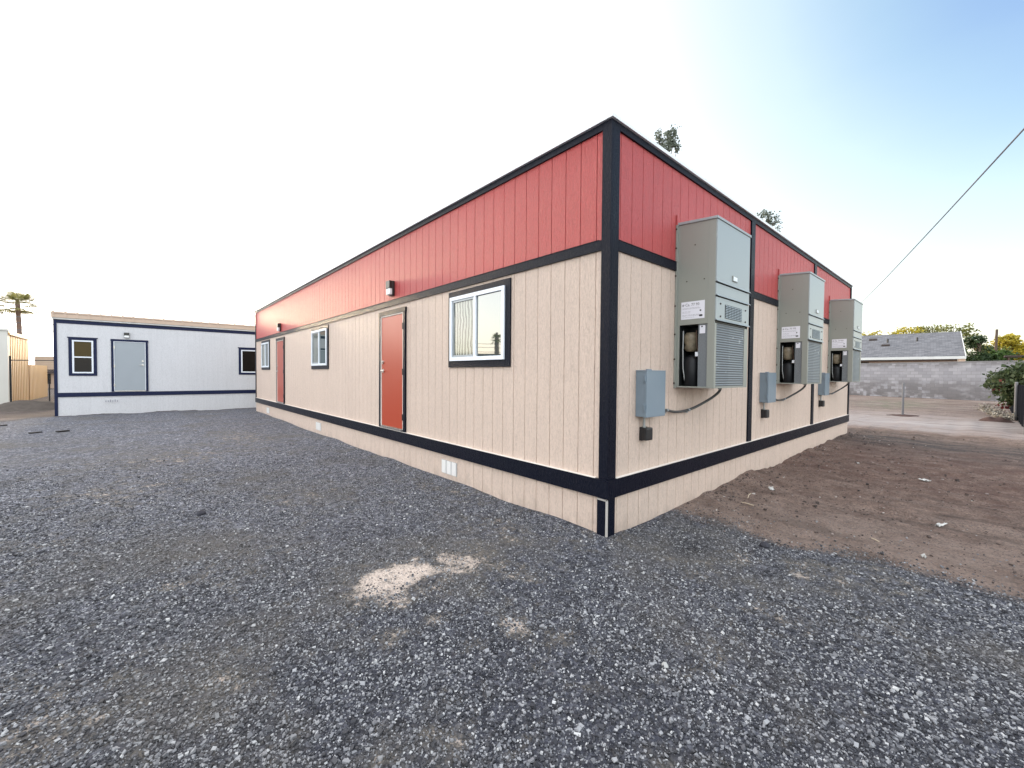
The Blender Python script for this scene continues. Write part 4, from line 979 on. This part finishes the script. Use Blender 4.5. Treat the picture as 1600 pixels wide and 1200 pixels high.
# ------------------------------------------------------------------ small things lying about
def lie(o, x, y, rz=0, dz=.0):
    o.location = (x, y, float(height(np.array([x]), np.array([y]))[0])+dz); o.rotation_euler[2] = rz; return o
def scrap(name, w, h, mat, seed, th=.004, crumple=.02):
    rr = random.Random(seed); mb = MB(); n = 5; top = []
    for i in range(n+1):
        for j in range(n+1):
            e = 1+rr.uniform(-.12, .12)*(i in (0, n) or j in (0, n))
            top.append(((i/n-.5)*w*e, (j/n-.5)*h*e, .004+rr.uniform(0, crumple)))
    vs = top+[(x, y, z-th) for x, y, z in top]; k = (n+1)**2; fs = []
    for i in range(n):
        for j in range(n):
            q = i*(n+1)+j; fs += [(q, q+n+1, q+n+2, q+1), (k+q, k+q+1, k+q+n+2, k+q+n+1)]
    mb.add(vs, fs); return mb.build(name, mat, fix=False)
for (x, y, w, h, rz, lab) in ((3.14, -.5, .20, .09, .5, 'torn white paper scrap on brown soil below the nearest air conditioner'), (5.5, -1.87, .16, .13, 1.1, 'crumpled pale scrap alone on the open brown soil at right'),
        (3.1, -2.15, .22, .05, -.4, 'streak of shredded white paper near the right edge'), (6.3, -.95, .12, .05, .2, 'small white scrap on dark soil near the end of the building'), (1.75, -2.1, .06, .04, .4, 'tiny white chip where the gravel meets the soil')):
    tag(lie(scrap('paper_scrap', w*.75, h*.7, 'paper', x*10, crumple=.03), x, y, rz), lab, 'litter', 'litter on the soil')
for (x, y, l, rz, lab) in ((2.55, -.42, .28, .2, 'pale thin stick on the soil close to the skirting'), (2.1, -.55, .16, 1.3, 'short pale stick at the gravel edge under the nearest air conditioner'), (1.95, -1.75, .09, .8, 'bent pale twig on the soil at lower right')):
    mb = MB(); mb.tube([(-l/2, 0, .012), (0, .008, .016), (l/2, 0, .010)], [.005, .006, .004], 6); tag(lie(mb.build('stick', 'wood_pale'), x, y, rz), lab, 'stick', 'sticks on the soil')
for (x, y, l, rz, lab) in ((-5.48, 13.5, .22, .75, 'flat dark wood scrap, left of two before the white building'), (-5.0, 13.42, .24, .55, 'flat dark wood scrap, right of two before the white building'), (-6.46, 16.25, .15, .3, 'dark wood scrap at the left edge of the gravel')):
    mb = MB(); mb.box(-l/2, l/2, -.05, .05, .0, .035); tag(lie(mb.build('wood_scrap', 'wood_dark', bevel=.004), x, y, rz), lab, 'wood scrap', 'dark wood scraps on the gravel')
def rock(x, y, s, mat, lab, seed):
    bm = bmesh.new(); bmesh.ops.create_icosphere(bm, subdivisions=2, radius=s); rr = random.Random(seed)
    k = [Vector((rr.uniform(-1, 1), rr.uniform(-1, 1), rr.uniform(-1, 1))).normalized() for _ in range(7)]
    for v in bm.verts:
        for d in k:
            q = v.co.dot(d)-s*.62
            if q > 0: v.co -= d*q*.85
        v.co.z *= .7
    me = bpy.data.meshes.new('rock'); bm.to_mesh(me); bm.free(); me.materials.append(M[mat])
    o = bpy.data.objects.new('rock', me); COL.objects.link(o); return tag(lie(o, x, y, 0, s*.3), lab, 'rock', 'larger rocks in the gravel')
M['rock_dark'] = plain('dark_rock', (.035, .035, .045), .8, 0, .4, .3, 12, .5)
M['rock_pale'] = plain('pale_rock', (.36, .36, .35), .8, 0, .4, .2, 12, .4)
rock(-2.92, 3.38, .055, 'rock_dark', 'dark rock on the gravel left of the nearest red door', 1)
rock(-1.23, -1.28, .022, 'rock_pale', 'white rock among the foreground gravel, lower right', 2)
rock(.98, -1.08, .05, 'rock_dark', 'dark rock at the edge of the gravel near the soil', 3)

# ------------------------------------------------------------------ light
SUN_AZ, SUN_EL = R(1.5), R(6)            # azimuth measured from +Y towards +X; a veiled evening sun
sd = Vector((math.sin(SUN_AZ)*math.cos(SUN_EL), math.cos(SUN_AZ)*math.cos(SUN_EL), math.sin(SUN_EL)))
w = bpy.data.worlds.new('World'); scene.world = w; w.use_nodes = True
t = w.node_tree; bg = t.nodes['Background']
sky = t.nodes.new('ShaderNodeTexSky'); sky.sky_type = 'NISHITA'; sky.sun_disc = False
sky.sun_elevation = SUN_EL; sky.sun_rotation = SUN_AZ
sky.altitude = 300; sky.air_density = 1.0; sky.dust_density = 3.0; sky.ozone_density = 1.5
# thin white high cloud over most of the sky, opening to blue on the side away from the sun
tcd = t.nodes.new('ShaderNodeTexCoord').outputs['Generated']
dot = N(t, 'ShaderNodeVectorMath', operation='DOT_PRODUCT'); lk(t, tcd, dot.inputs[0]); dot.inputs[1].default_value = Vector((.80, -.15, .60)).normalized()
wisp = noise(t, mapped(t, tcd, (2, 2, 5)), 1.5, 5, .55)
dd = mth(t, 'MULTIPLY_ADD', wisp, .016, mth(t, 'SUBTRACT', dot.outputs['Value'], .008))
vcol = ramp(t, dd, [(.68, (1, 1, 1)), (.80, (.50, .48, .46)), (.885, (.335, .35, .335)), (.925, (.265, .31, .315)), (.965, (.15, .21, .265)), (.995, (.07, .115, .24))])
vs3 = N(t, 'ShaderNodeVectorMath', operation='MULTIPLY'); lk(t, vcol, vs3.inputs[0]); vs3.inputs[1].default_value = (6.15, 6.1, 6.05)
lim = N(t, 'ShaderNodeVectorMath', operation='MINIMUM'); lk(t, sky.outputs[0], lim.inputs[0]); lim.inputs[1].default_value = (5.2, 4.4, 3.5)
sm_ = N(t, 'ShaderNodeVectorMath', operation='ADD'); lk(t, lim.outputs[0], sm_.inputs[0]); lk(t, vs3.outputs[0], sm_.inputs[1])
lk(t, sm_.outputs[0], bg.inputs[0]); bg.inputs[1].default_value = .06
sun = bpy.data.lights.new('sun', 'SUN'); sun.energy = .5; sun.angle = R(10); sun.color = (1, .76, .48)
so = bpy.data.objects.new('sun', sun); COL.objects.link(so); so.rotation_euler = (-sd).to_track_quat('-Z', 'Y').to_euler()
so.location = (0, 60, 40)

# ------------------------------------------------------------------ camera
cam = bpy.data.cameras.new('camera'); co = bpy.data.objects.new('camera', cam); COL.objects.link(co); scene.camera = co
cam.sensor_width = 36; cam.lens = 648.674/1600*36; cam.clip_start = .05; cam.clip_end = 3000
yaw, pit, rol = .723453, -.0235119, .0077382
F = Vector((math.sin(yaw)*math.cos(pit), math.cos(yaw)*math.cos(pit), math.sin(pit))); Rt = Vector((math.cos(yaw), -math.sin(yaw), 0)); U = Rt.cross(F)
R2 = Rt*math.cos(rol)+U*math.sin(rol); U2 = -Rt*math.sin(rol)+U*math.cos(rol)
co.matrix_world = Matrix(((R2.x, U2.x, -F.x, -3.37045), (R2.y, U2.y, -F.y, -2.40472), (R2.z, U2.z, -F.z, 1.63410), (0, 0, 0, 1)))
vs_ = scene.view_settings; vs_.view_transform = 'Standard'; vs_.look = 'None'; vs_.gamma = 1; vs_.exposure = 2.45
scene.display_settings.display_device = 'sRGB'
scene.cycles.max_bounces = 8; scene.cycles.use_denoising = True
